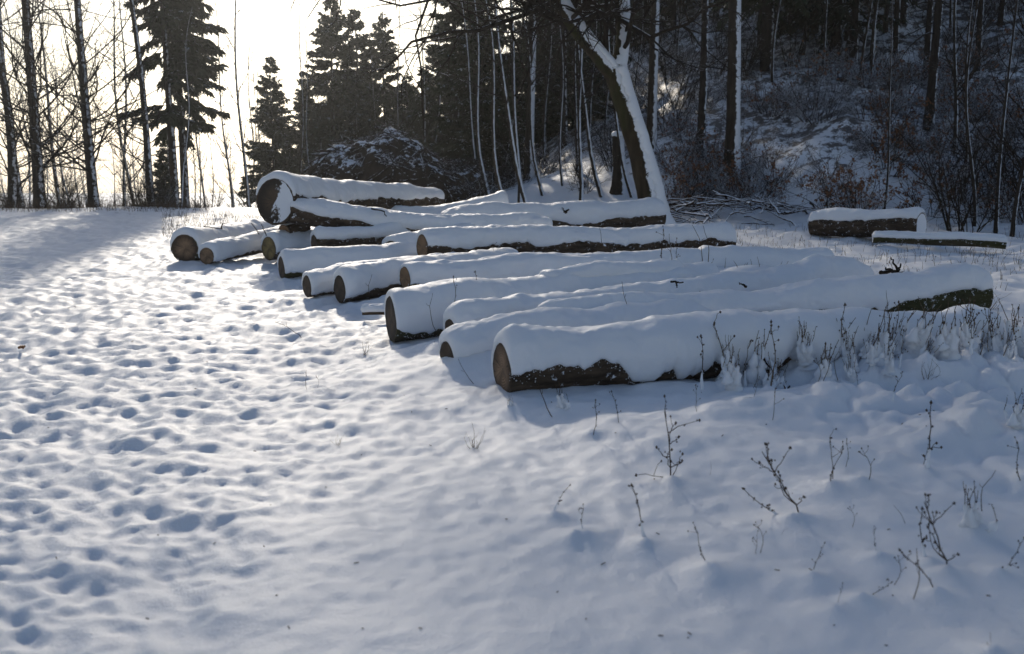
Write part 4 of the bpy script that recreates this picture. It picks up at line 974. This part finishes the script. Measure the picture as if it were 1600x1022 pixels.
for k_, (px, y, kd, sc, rz, lb) in enumerate([
    (826, 30, 'tall_a', 1.0, 0, 'tall straight trunk rising behind the hooked sapling'),
    (1014, 27, 'tall_a', .95, 1, 'tall straight trunk seen just right of the leaning tree'),
    (1090, 26, 'tall_b', .8, 2, 'slim straight trunk between the leaning tree and the thickest straight one'),
    (1140, 24.5, 'tall_a', 1.22, 3, 'thickest straight trunk with a wide snow stripe right of the leaning tree'),
    (1438, 25, 'tall_b', .85, 4, 'straight dark trunk with moss light edge above the lone thick log'),
    (1318, 31, 'tall_b', .75, 5, 'dark trunk with bare lower part under the greenish spruce'),
    (1345, 31, 'tall_a', .5, 6, 'thin pale trunk beside the greenish spruce'),
    (1247, 33, 'tall_a', .42, 7, 'very thin snow-white trunk high in the wood'),
    (880, 34, 'tall_b', .9, 1, 'dark straight trunk in the shade left of the leaning tree'),
    (715, 36, 'tall_b', .9, 2, 'dark straight trunk beside the pointed spruce')]):
    tree(kd, 'straight_tree', lb, at(px, y), y, sc, rz)
# broken stump
def stump():
    y = 25.6; x = at(967, y); z = float(height(np.array([x]), np.array([y]), False)[0])
    root = link('broken_stump', None, loc=(x, y, z)); tag(root, 'tall broken stump with a cap of snow, left of the leaning tree foot', 'stump')
    g = Geo(); P = np.array([[0, 0, -.1], [0, 0, .15], [-.02, 0, .6], [-.05, 0, 1.1], [-.08, 0, 1.42]]); g.tubes(P, np.array([.30, .22, .17, .16, .15]), 14, True)
    V = g.V[0]; V += .02 * np.stack([noise(V[:, 0] * 9, V[:, 1] * 9, V[:, 2] * 3, k) for k in range(3)], -1); V[-14:, 2] += np.random.default_rng(2).uniform(-.1, .1, 14)
    kid(root, 'trunk', g.mesh('trunk', TRUNK_SNOWY))
    s_ = Geo(); s_.tubes(np.array([[-.08, 0, 1.38], [-.08, 0, 1.45], [-.08, 0, 1.50], [-.08, 0, 1.52]]), np.array([.14, .165, .12, .02]), 14, True)
    kid(root, 'snow_cap', s_.mesh('snow_cap', SNOW_CAP))
stump()
# --- right saplings at the forest edge
for k_, (px, y, kd, sc, rz, lb) in enumerate([
    (1522, 19.8, 'slim_b', .55, 0, 'dark sapling right of the lone logs, leftmost of the edge saplings'),
    (1556, 19.2, 'slim_c', .65, 1, 'dark sapling second from the right edge, forked low'),
    (1582, 18.6, 'slim_b', .6, 2, 'sapling bending at the right edge of the picture'),
    (1500, 21.5, 'slim_a', .5, 3, 'slender sapling behind the thin crooked log'),
    (1378, 21.0, 'slim_c', .5, 4, 'slender sapling just behind the lone thick log'),
    (1480, 23.5, 'slim_b', .7, 5, 'sapling right of the straight dark trunk on the slope foot'),
    (1598, 21.5, 'slim_a', .8, 2.5, 'tall sapling cut by the right edge')]):
    tree(kd, 'sapling', lb, at(px, y), y, sc, rz)

# --- the wood on the slope
r_ = np.random.default_rng(77)
def wood(n, kinds, pxr, yr, sr, label, name, group, gap=None, seed=0):
    r = np.random.default_rng(seed); placed = []
    tries = 0
    while len(placed) < n and tries < n * 40:
        tries += 1
        px = r.uniform(*pxr); y = r.uniform(*yr); x = at(px, y)
        kd = kinds[r.integers(len(kinds))]
        c_ = x + .231 * y          # low sun reaches the clearing between these trees: only short ones stand here
        if 3.2 < c_ < 15.2 and ('tall' in kd or kd == 'spruce_c'):
            if name == 'straight_tree' or r.random() < .35: continue
            kd = 'spruce_b' if r.random() < .5 else 'spruce_a'
        if any((x - a) ** 2 + (y - b) ** 2 < 1.6 for a, b in placed): continue
        placed.append((x, y))
        short = kd in ('spruce_a', 'spruce_b')
        tree(kd, name, label, x, y, r.uniform(.45, .66) if short else r.uniform(*sr), r.uniform(0, 6.28), group, sink=.15)
wood(30, ['spruce_tall', 'spruce_tall_snowy'], (1010, 1900), (31, 50), (.75, 1.05), 'tall dark spruce crowded on the slope above the snow bank', 'spruce_tree', 'dark spruces on the slope', seed=1)
wood(22, ['spruce_tall_snowy', 'spruce_c'], (1180, 1800), (36, 62), (.8, 1.3), 'snow-dusted spruce high on the shaded slope at the right', 'spruce_tree', 'snow-dusted spruces high on the slope', seed=2)
wood(20, ['spruce_tall', 'spruce_tall', 'spruce_a'], (700, 1010), (34, 60), (.7, 1.0), 'dark spruce deep in the wood left of the leaning tree', 'spruce_tree', 'spruces behind the curved saplings', seed=3)
wood(95, ['tall_b', 'tall_b', 'slim_a', 'slim_b', 'slim_c', 'slim_a'], (660, 1700), (28, 48), (.5, .85), 'bare straight trunk in the shade of the wood', 'straight_tree', 'straight trunks in the wood', seed=4)
wood(40, ['slim_a', 'slim_b', 'slim_c'], (-60, 480), (44, 74), (.55, 1.0), 'small bare tree far beyond the crest', 'bare_tree', 'small bare trees beyond the crest', seed=5)
tree('spruce_tall_snowy', 'spruce_tree', 'greenish spruce with drooping boughs above the slope at right', at(1290, 31.5), 31.5, .85, 1)
tree('spruce_tall', 'spruce_tree', 'dark spruce crown hanging over the thickest straight trunk', at(1185, 31), 31, .9, 2)
tree('spruce_a', 'spruce_tree', 'dark spruce hanging over the curved saplings', at(745, 33), 33, .8, 3.3)

# ------------------------------------------------------------------ shrubs and undergrowth
def shrub_meshes(seed, n0=14, h=1.3, n1=60, n2=160, leaves=0, m=TWIG, spread=.5, r0=.010):
    r = np.random.default_rng(seed); k = 8
    az = r.uniform(0, 6.28, n0); P = np.zeros((n0, k, 3)); P[:, 0] = np.stack([np.cos(az) * .12, np.sin(az) * .12, 0 * az - .1], -1)
    d = norm(np.stack([np.cos(az) * spread, np.sin(az) * spread, np.ones(n0)], -1)); L = h * r.uniform(.55, 1.1, n0)
    for j in range(1, k):
        d = norm(d + r.normal(0, .13, (n0, 3)) + np.stack([0 * az, 0 * az, 0 * az - .02], -1)); P[:, j] = P[:, j - 1] + d * (L / (k - 1))[:, None]
    Rd = np.maximum(r0 * np.linspace(1, .4, k)[None] * np.ones((n0, 1)), .003)
    g = Geo(); g.tubes(P, Rd, 4)
    B1, R1 = grow(r, P, Rd, n1, 5, .2, 1, .45, 50, .7, .1, .2); B2, R2 = grow(r, B1, R1, n2, 4, .1, 1, .6, 50, .8, 0, .25)
    g.tubes(B1, R1, 3); g.tubes(B2, np.maximum(R2, .0028), 3)
    res = [g.mesh('stems', m)]
    if leaves:
        c, tg, _ = sample(B2, R2, r.integers(0, n2, leaves), r.uniform(.3, 1, leaves))
        a = norm(r.normal(0, 1, (leaves, 3)) + [0, 0, -.6]); w = norm(np.cross(a, r.normal(0, 1, (leaves, 3))))
        s = r.uniform(.045, .085, leaves)[:, None]
        V = np.stack([c, c + a * s * .5 + w * s * .35, c + a * s, c + a * s * .5 - w * s * .35], 1)
        l = Geo(); l.add(V, np.arange(leaves)[:, None] * 4 + [0, 1, 2, 3]); res.append(l.mesh('dry_leaves', LEAVES, False))
    return res
reg('shrub_a', ('stems',), shrub_meshes(61, m=TWIG_SNOWY)); reg('shrub_b', ('stems',), shrub_meshes(62, 18, 1.0, 80, 220, 0, TWIG_SNOWY, .8))
reg('shrub_c', ('stems', 'dry_leaves'), shrub_meshes(63, 12, 1.4, 60, 200, 420, TWIG, .5)); reg('shrub_d', ('stems', 'dry_leaves'), shrub_meshes(64, 16, 1.1, 80, 220, 160, TWIG_SNOWY, .7))
reg('shrub_e', ('stems',), shrub_meshes(65, 20, .9, 100, 260, 0, TWIG_SNOWY, 1.1)); reg('shrub_f', ('stems',), shrub_meshes(66, 10, 2.2, 60, 240, 0, TWIG, .35, .014))
def bushes(n, kinds, pxr, yr, sr, label, group, seed, name='leafless_shrub', cat='shrub'):
    r = np.random.default_rng(seed)
    for q in range(n):
        px = r.uniform(*pxr); y = r.uniform(*yr); kd = kinds[r.integers(len(kinds))]
        tree(kd, name, label, at(px, y), y, r.uniform(*sr), r.uniform(0, 6.28), group, sink=.03, cat=cat)
bushes(130, ['shrub_b', 'shrub_e', 'shrub_d'], (1040, 1640), (22.5, 30), (.6, 1.3), 'snow-caked bramble bush on the lower slope', 'brambles on the lower slope', 1, 'bramble_bush')
bushes(85, ['shrub_a', 'shrub_b', 'shrub_e', 'shrub_f'], (960, 1700), (29, 40), (.8, 1.5), 'dark leafless bush higher on the slope', 'bushes higher on the slope', 2)
bushes(19, ['shrub_c', 'shrub_d', 'shrub_d'], (1270, 1640), (20.3, 25.5), (.6, 1.1), 'beech bush with rusty dry leaves behind the lone logs', 'rusty-leaved bushes at the forest edge', 3, 'leafy_bush')
bushes(5, ['shrub_c', 'shrub_d'], (1040, 1180), (21.8, 25), (.6, 1.0), 'small bush with brown leaves right of the leaning tree foot', 'brown-leaved bushes by the leaning tree', 4, 'leafy_bush')
bushes(40, ['shrub_a', 'shrub_b', 'shrub_f'], (690, 1020), (25.5, 34), (.5, 1.1), 'low dark bush among the curved saplings', 'bushes among the curved saplings', 5)
bushes(28, ['shrub_a', 'shrub_f', 'shrub_f'], (-40, 260), (32, 42), (.5, 1.1), 'brown leafless bush at the foot of the left trees', 'bushes along the left crest', 6)
bushes(18, ['shrub_a', 'shrub_f'], (240, 500), (33, 44), (.6, 1.2), 'brown leafless bush on the crest under the ragged spruces', 'bushes under the ragged spruces', 7)
bushes(16, ['shrub_f', 'shrub_a'], (1440, 1640), (19.0, 22.5), (.7, 1.3), 'dark many-stemmed bush near the right edge saplings', 'bushes at the right forest edge', 9)

# heap of snowy branches right of the leaning tree, and the big brush heap behind the pile
def heap(name, label, cen, rx, ry, hh, n, ln, m, seed, rad=(.012, .03), mound=True):
    r = np.random.default_rng(seed); base = float(height(np.array([cen[0]]), np.array([cen[1]]), False)[0])
    root = link(name, None, loc=(cen[0], cen[1], base)); tag(root, label, 'brush heap')
    def surf(u, v): 
        q = np.clip(1 - np.abs(u / rx) ** 3.0 - np.abs(v / ry) ** 3, 0, 1)
        return hh * .93 * q ** .55 * (1.05 - .42 * smooth(-.1, rx, u)) * (1 + .16 * noise(u * 1.1, v * 1.1, 0, seed) + .07 * noise(u * 3, v * 3, 0, seed)) 
    if mound:
        k = 90; U, Vv = np.meshgrid(np.linspace(-rx * 1.02, rx * 1.02, k), np.linspace(-ry * 1.02, ry * 1.02, k)); Z = surf(U, Vv) * .97 - .08 + .22 * fbm(U * 2.6, Vv * 2.6, 0, 7, 5, .62)
        i = np.arange(k - 1)[:, None] * k + np.arange(k - 1)[None]
        kid(root, 'snow_layer', mesh_np('snow_layer', np.stack([U, Vv, Z], -1).reshape(-1, 3), np.stack([i, i + 1, i + k + 1, i + k], -1).reshape(-1, 4), HEAP))
    u = r.uniform(-rx, rx, n); v = r.uniform(-ry, ry, n); az = r.normal(0, .55, n) + (r.random(n) < .45) * r.uniform(.6, 2.4, n); L = ln * r.uniform(.4, 1.2, n)
    t = np.linspace(-.5, .5, 6)
    X = u[:, None] + np.cos(az)[:, None] * L[:, None] * t; Y = v[:, None] + np.sin(az)[:, None] * L[:, None] * t
    za, zb = surf(X[:, 0], Y[:, 0]), surf(X[:, -1], Y[:, -1]); zm = surf(u, v); w_ = (t + .5)[None]
    Z = (zm[:, None] + ((zb - za) * .6)[:, None] * (w_ - .5)) * .95 + r.uniform(-.14, .08, n)[:, None] + r.normal(0, .15, n)[:, None] * (w_ - .5) + r.normal(0, .015, X.shape)
    g = Geo(); rd = r.uniform(*rad, n)[:, None] * np.linspace(1, .35, 6)[None]
    g.tubes(np.stack([X, Y, Z], -1), rd, 5)
    B, Rb = grow(r, np.stack([X, Y, Z], -1), rd, n * 2, 4, .2, 1, .35, 45, .6, .1, .2); g.tubes(B, Rb, 3)
    o = kid(root, 'branches', g.mesh('branches', m)); o['kind'] = 'stuff'
TWIG_HEAP = bark_material('heap_twig_bark', (0.022, 0.015, 0.011), (0.06, 0.042, 0.03), top=0.24, scale=9)
HEAP = bark_material('snowy_debris', (0.020, 0.014, 0.010), (0.055, 0.038, 0.028), top=0.27, scale=6)
heap('brush_heap', 'big domed heap of cut branches dusted with snow behind the log pile', (at(612, 30), 30.0), 2.7, 2.2, 2.1, 620, .95, TWIG_HEAP, 5, (.006, .036))
heap('brush_heap', 'darker lower heap of branches right of the big domed heap', (at(712, 30), 30.4), 1.9, 1.6, 1.3, 380, 1.0, TWIG, 6)
heap('brush_heap', 'low heap of snowy branches at the slope foot right of the leaning tree', (at(1160, 21.6), 21.6), 2.2, 1.0, .34, 130, 1.2, TWIG_SNOWY, 8, (.006, .034), False)

# low stubble on the crest: nobody could count it
def stubble(label, n, pxr, yr, hr, m, seed):
    r = np.random.default_rng(seed); y = r.uniform(*yr, n); x = (r.uniform(*pxr, n) - 800) / FPX * y; z = height(x, y)
    h = r.uniform(*hr, n); t = np.linspace(0, 1, 4); lean = r.normal(0, .25, (n, 2))
    P = np.stack([x[:, None] + lean[:, :1] * h[:, None] * t ** 1.5, y[:, None] + lean[:, 1:] * h[:, None] * t ** 1.5, z[:, None] - .02 + h[:, None] * t], -1)
    g = Geo(); g.tubes(P, .004 * np.linspace(1, .4, 4)[None] * np.ones((n, 1)), 3)
    o = link('grass', g.mesh('grass', m)); tag(o, label, 'grass', kind='stuff')
stubble('thin dead grass poking through snow on the rise behind the leftmost logs', 900, (255, 430), (18.5, 25.5), (.06, .22), WEED, 1)
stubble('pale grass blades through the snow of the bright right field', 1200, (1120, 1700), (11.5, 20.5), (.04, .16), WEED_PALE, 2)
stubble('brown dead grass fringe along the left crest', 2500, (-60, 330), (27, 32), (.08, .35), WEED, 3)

def debris():
    r = np.random.default_rng(12); n = 150; y = 2.2 + 12 * r.random(n) ** 1.5; x = r.uniform(-.5, .5, n) * y * 1.05; z = height(x, y)
    g = Geo(); a = r.uniform(0, 6.28, n); L = r.uniform(.006, .022, n); d = np.stack([np.cos(a), np.sin(a), r.uniform(0, .4, n)], -1)
    c = np.stack([x, y, z + .003], -1); t = np.linspace(-.5, .5, 3); g.tubes(c[:, None] + d[:, None] * (L[:, None] * t)[..., None], np.full((n, 3), .0022), 3)
    tag(link('bark_flecks', g.mesh('bark_flecks', WEED)), 'dark bark flecks and needles blown over the snow', kind='stuff')
debris()

# ------------------------------------------------------------------ thin winter haze between the trees
def haze():
    x0, x1, y0, y1, z0, z1 = -175, 175, -16, 160, -30, 75
    V = [(x, y, z) for z in (z0, z1) for y in (y0, y1) for x in (x0, x1)]
    F = [(0, 2, 3, 1), (4, 5, 7, 6), (0, 1, 5, 4), (2, 6, 7, 3), (0, 4, 6, 2), (1, 3, 7, 5)]
    me = mesh_np('haze', V, np.array(F), HAZE, False)
    tag(link('haze', me), 'thin cold haze in the winter air', kind='stuff')
HAZE = bpy.data.materials.new('haze'); HAZE.use_nodes = True; ht = HAZE.node_tree; ht.nodes.clear()
pv = ht.nodes.new('ShaderNodeVolumePrincipled'); pv.inputs['Density'].default_value = 0.0008; pv.inputs['Color'].default_value = (.93, .96, 1, 1); pv.inputs['Anisotropy'].default_value = 0.78
ho = ht.nodes.new('ShaderNodeOutputMaterial'); ht.links.new(pv.outputs[0], ho.inputs['Volume'])
haze()

# ------------------------------------------------------------------ labels for the look-alikes: where each one stands
MARKS = [(22, 'the left edge of the picture'), (66, 'the thick bare tree with snow streaks'), (151, 'the straight solitary bare tree'), (235, 'the bare tree leaning left'), (290, 'the ragged hanging spruces'),
    (390, 'the thin tree in the sky gap'), (432, 'the lone pointed spruce'), (525, 'the highest middle spruce'), (608, 'the domed brush heap'), (690, 'the spruce with the open tip'), (745, 'the darker brush heap'),
    (797, 'the leftmost curved sapling'), (836, 'the sapling with the hooked foot'), (906, 'the wavy snow-streaked sapling'), (967, 'the broken stump'), (1020, 'the foot of the leaning tree'),
    (1090, 'the slim straight trunk'), (1138, 'the thickest straight trunk'), (1200, 'the low heap of snowy branches'), (1290, 'the greenish spruce'), (1355, 'the left half of the lone thick log'), (1438, 'the mossy straight trunk'), (1500, 'the thin crooked log'), (1560, 'the saplings at the right edge'), (1640, 'the right border of the picture')]
ORD = ['nearest', 'second nearest', 'third nearest', 'fourth nearest', 'fifth nearest', 'sixth nearest', 'seventh nearest', 'eighth nearest', 'ninth nearest', 'tenth nearest', 'eleventh nearest', 'twelfth nearest', 'thirteenth nearest', 'fourteenth nearest', 'fifteenth nearest']
def relabel(group, short, near=None):
    box = {}
    for o in COL.objects:
        if o.parent is None and o.get('group') == group:
            px = 800 + FPX * o.location.x / o.location.y
            m = min(MARKS, key=lambda q: abs(q[0] - px)); side = 'left of' if px < m[0] - 6 else ('right of' if px > m[0] + 6 else 'in line with')
            box.setdefault((m[1], side), []).append((o.location.y, o))
    for (m, side), L in box.items():
        L.sort(key=lambda q: q[0])
        for k, (y, o) in enumerate(L):
            if len(L) == 1: o['label'] = f'{short} {side} {m}'
            elif len(L) == 2: o['label'] = f'{("nearer", "farther")[k]} {short} {side} {m}'
            elif k < len(ORD): o['label'] = f'{ORD[k] if k < len(L) - 1 else "farthest"} {short} {side} {m}'
            else: o['label'] = f'{short} far up, {side} {m}'
for g_, s_ in (('brambles on the lower slope', 'snowy bramble'), ('bushes higher on the slope', 'dark slope bush'), ('rusty-leaved bushes at the forest edge', 'rusty-leaved bush'), ('spruces behind the curved saplings', 'dark spruce in the wood'),
    ('dark spruces on the slope', 'dark slope spruce'), ('snow-dusted spruces high on the slope', 'snow-dusted spruce'), ('straight trunks in the wood', 'bare shaded trunk'), ('small bare trees beyond the crest', 'small far bare tree'),
    ('thin trunks among the middle spruces', 'thin pale trunk'), ('brown-leaved bushes by the leaning tree', 'small brown-leaved bush'), ('bushes among the curved saplings', 'low dark bush'), ('bushes along the left crest', 'brown crest bush'),
    ('bushes under the ragged spruces', 'brown far bush'), ('bushes at the right forest edge', 'many-stemmed dark bush')):
    relabel(g_, s_)

def relabel_lr(group, short, marks):
    box = {}
    for o in COL.objects:
        if o.parent is None and o.get('group') == group:
            px = 800 + FPX * o.location.x / o.location.y; m = min(marks, key=lambda q: abs(q[0] - px)); side = 'left of' if px < m[0] else 'right of'
            box.setdefault((m[1], side), []).append((abs(px - m[0]), o))
    word = ['closest', 'second', 'third', 'fourth', 'fifth', 'sixth', 'seventh', 'eighth', 'ninth', 'tenth', 'eleventh', 'twelfth', 'thirteenth', 'fourteenth', 'fifteenth', 'sixteenth', 'seventeenth', 'eighteenth', 'nineteenth', 'twentieth', 'twenty-first', 'twenty-second', 'twenty-third', 'twenty-fourth', 'twenty-fifth', 'twenty-sixth', 'twenty-seventh', 'twenty-eighth', 'twenty-ninth', 'thirtieth', 'thirty-first', 'thirty-second']
    for (m, side), L in box.items():
        L.sort(key=lambda q: q[0])
        for k, (_, o) in enumerate(L): o['label'] = f'{word[min(k, 31)]} {short} to the {side} {m}'
relabel_lr('weed thicket in front of the front log', 'frosted stalk', [(1185, 'the leaning broken branch'), (1300, 'the second slanted branch'), (1385, 'the bare upright stem'), (1450, 'the tall thin seed stalk'), (1530, 'the right end of the front log'), (1600, 'the right picture border')])
relabel_lr('weeds in the bright field at right', 'field weed', [(1392, 'the broken forked branch'), (1470, 'the thin crooked log middle'), (1560, 'the right end of the crooked log'), (1640, 'the right picture border')])
relabel_lr('twig tips among the logs', 'dark twig tip', [(660, 'the orange sawn end'), (845, 'the slim log end'), (1038, 'the leftmost upright stem'), (1155, 'the small dark splinter'), (1300, 'the buried log hump')])
relabel_lr('tiny sprigs in the foreground', 'tiny sprig', [(1048, 'the tall branching weed'), (1130, 'the curved thin weed'), (1245, 'the bent seed cluster'), (1347, 'the snow-sheathed stalks'), (1450, 'the tall thin seed stalk'), (1560, 'the right edge stalk')])
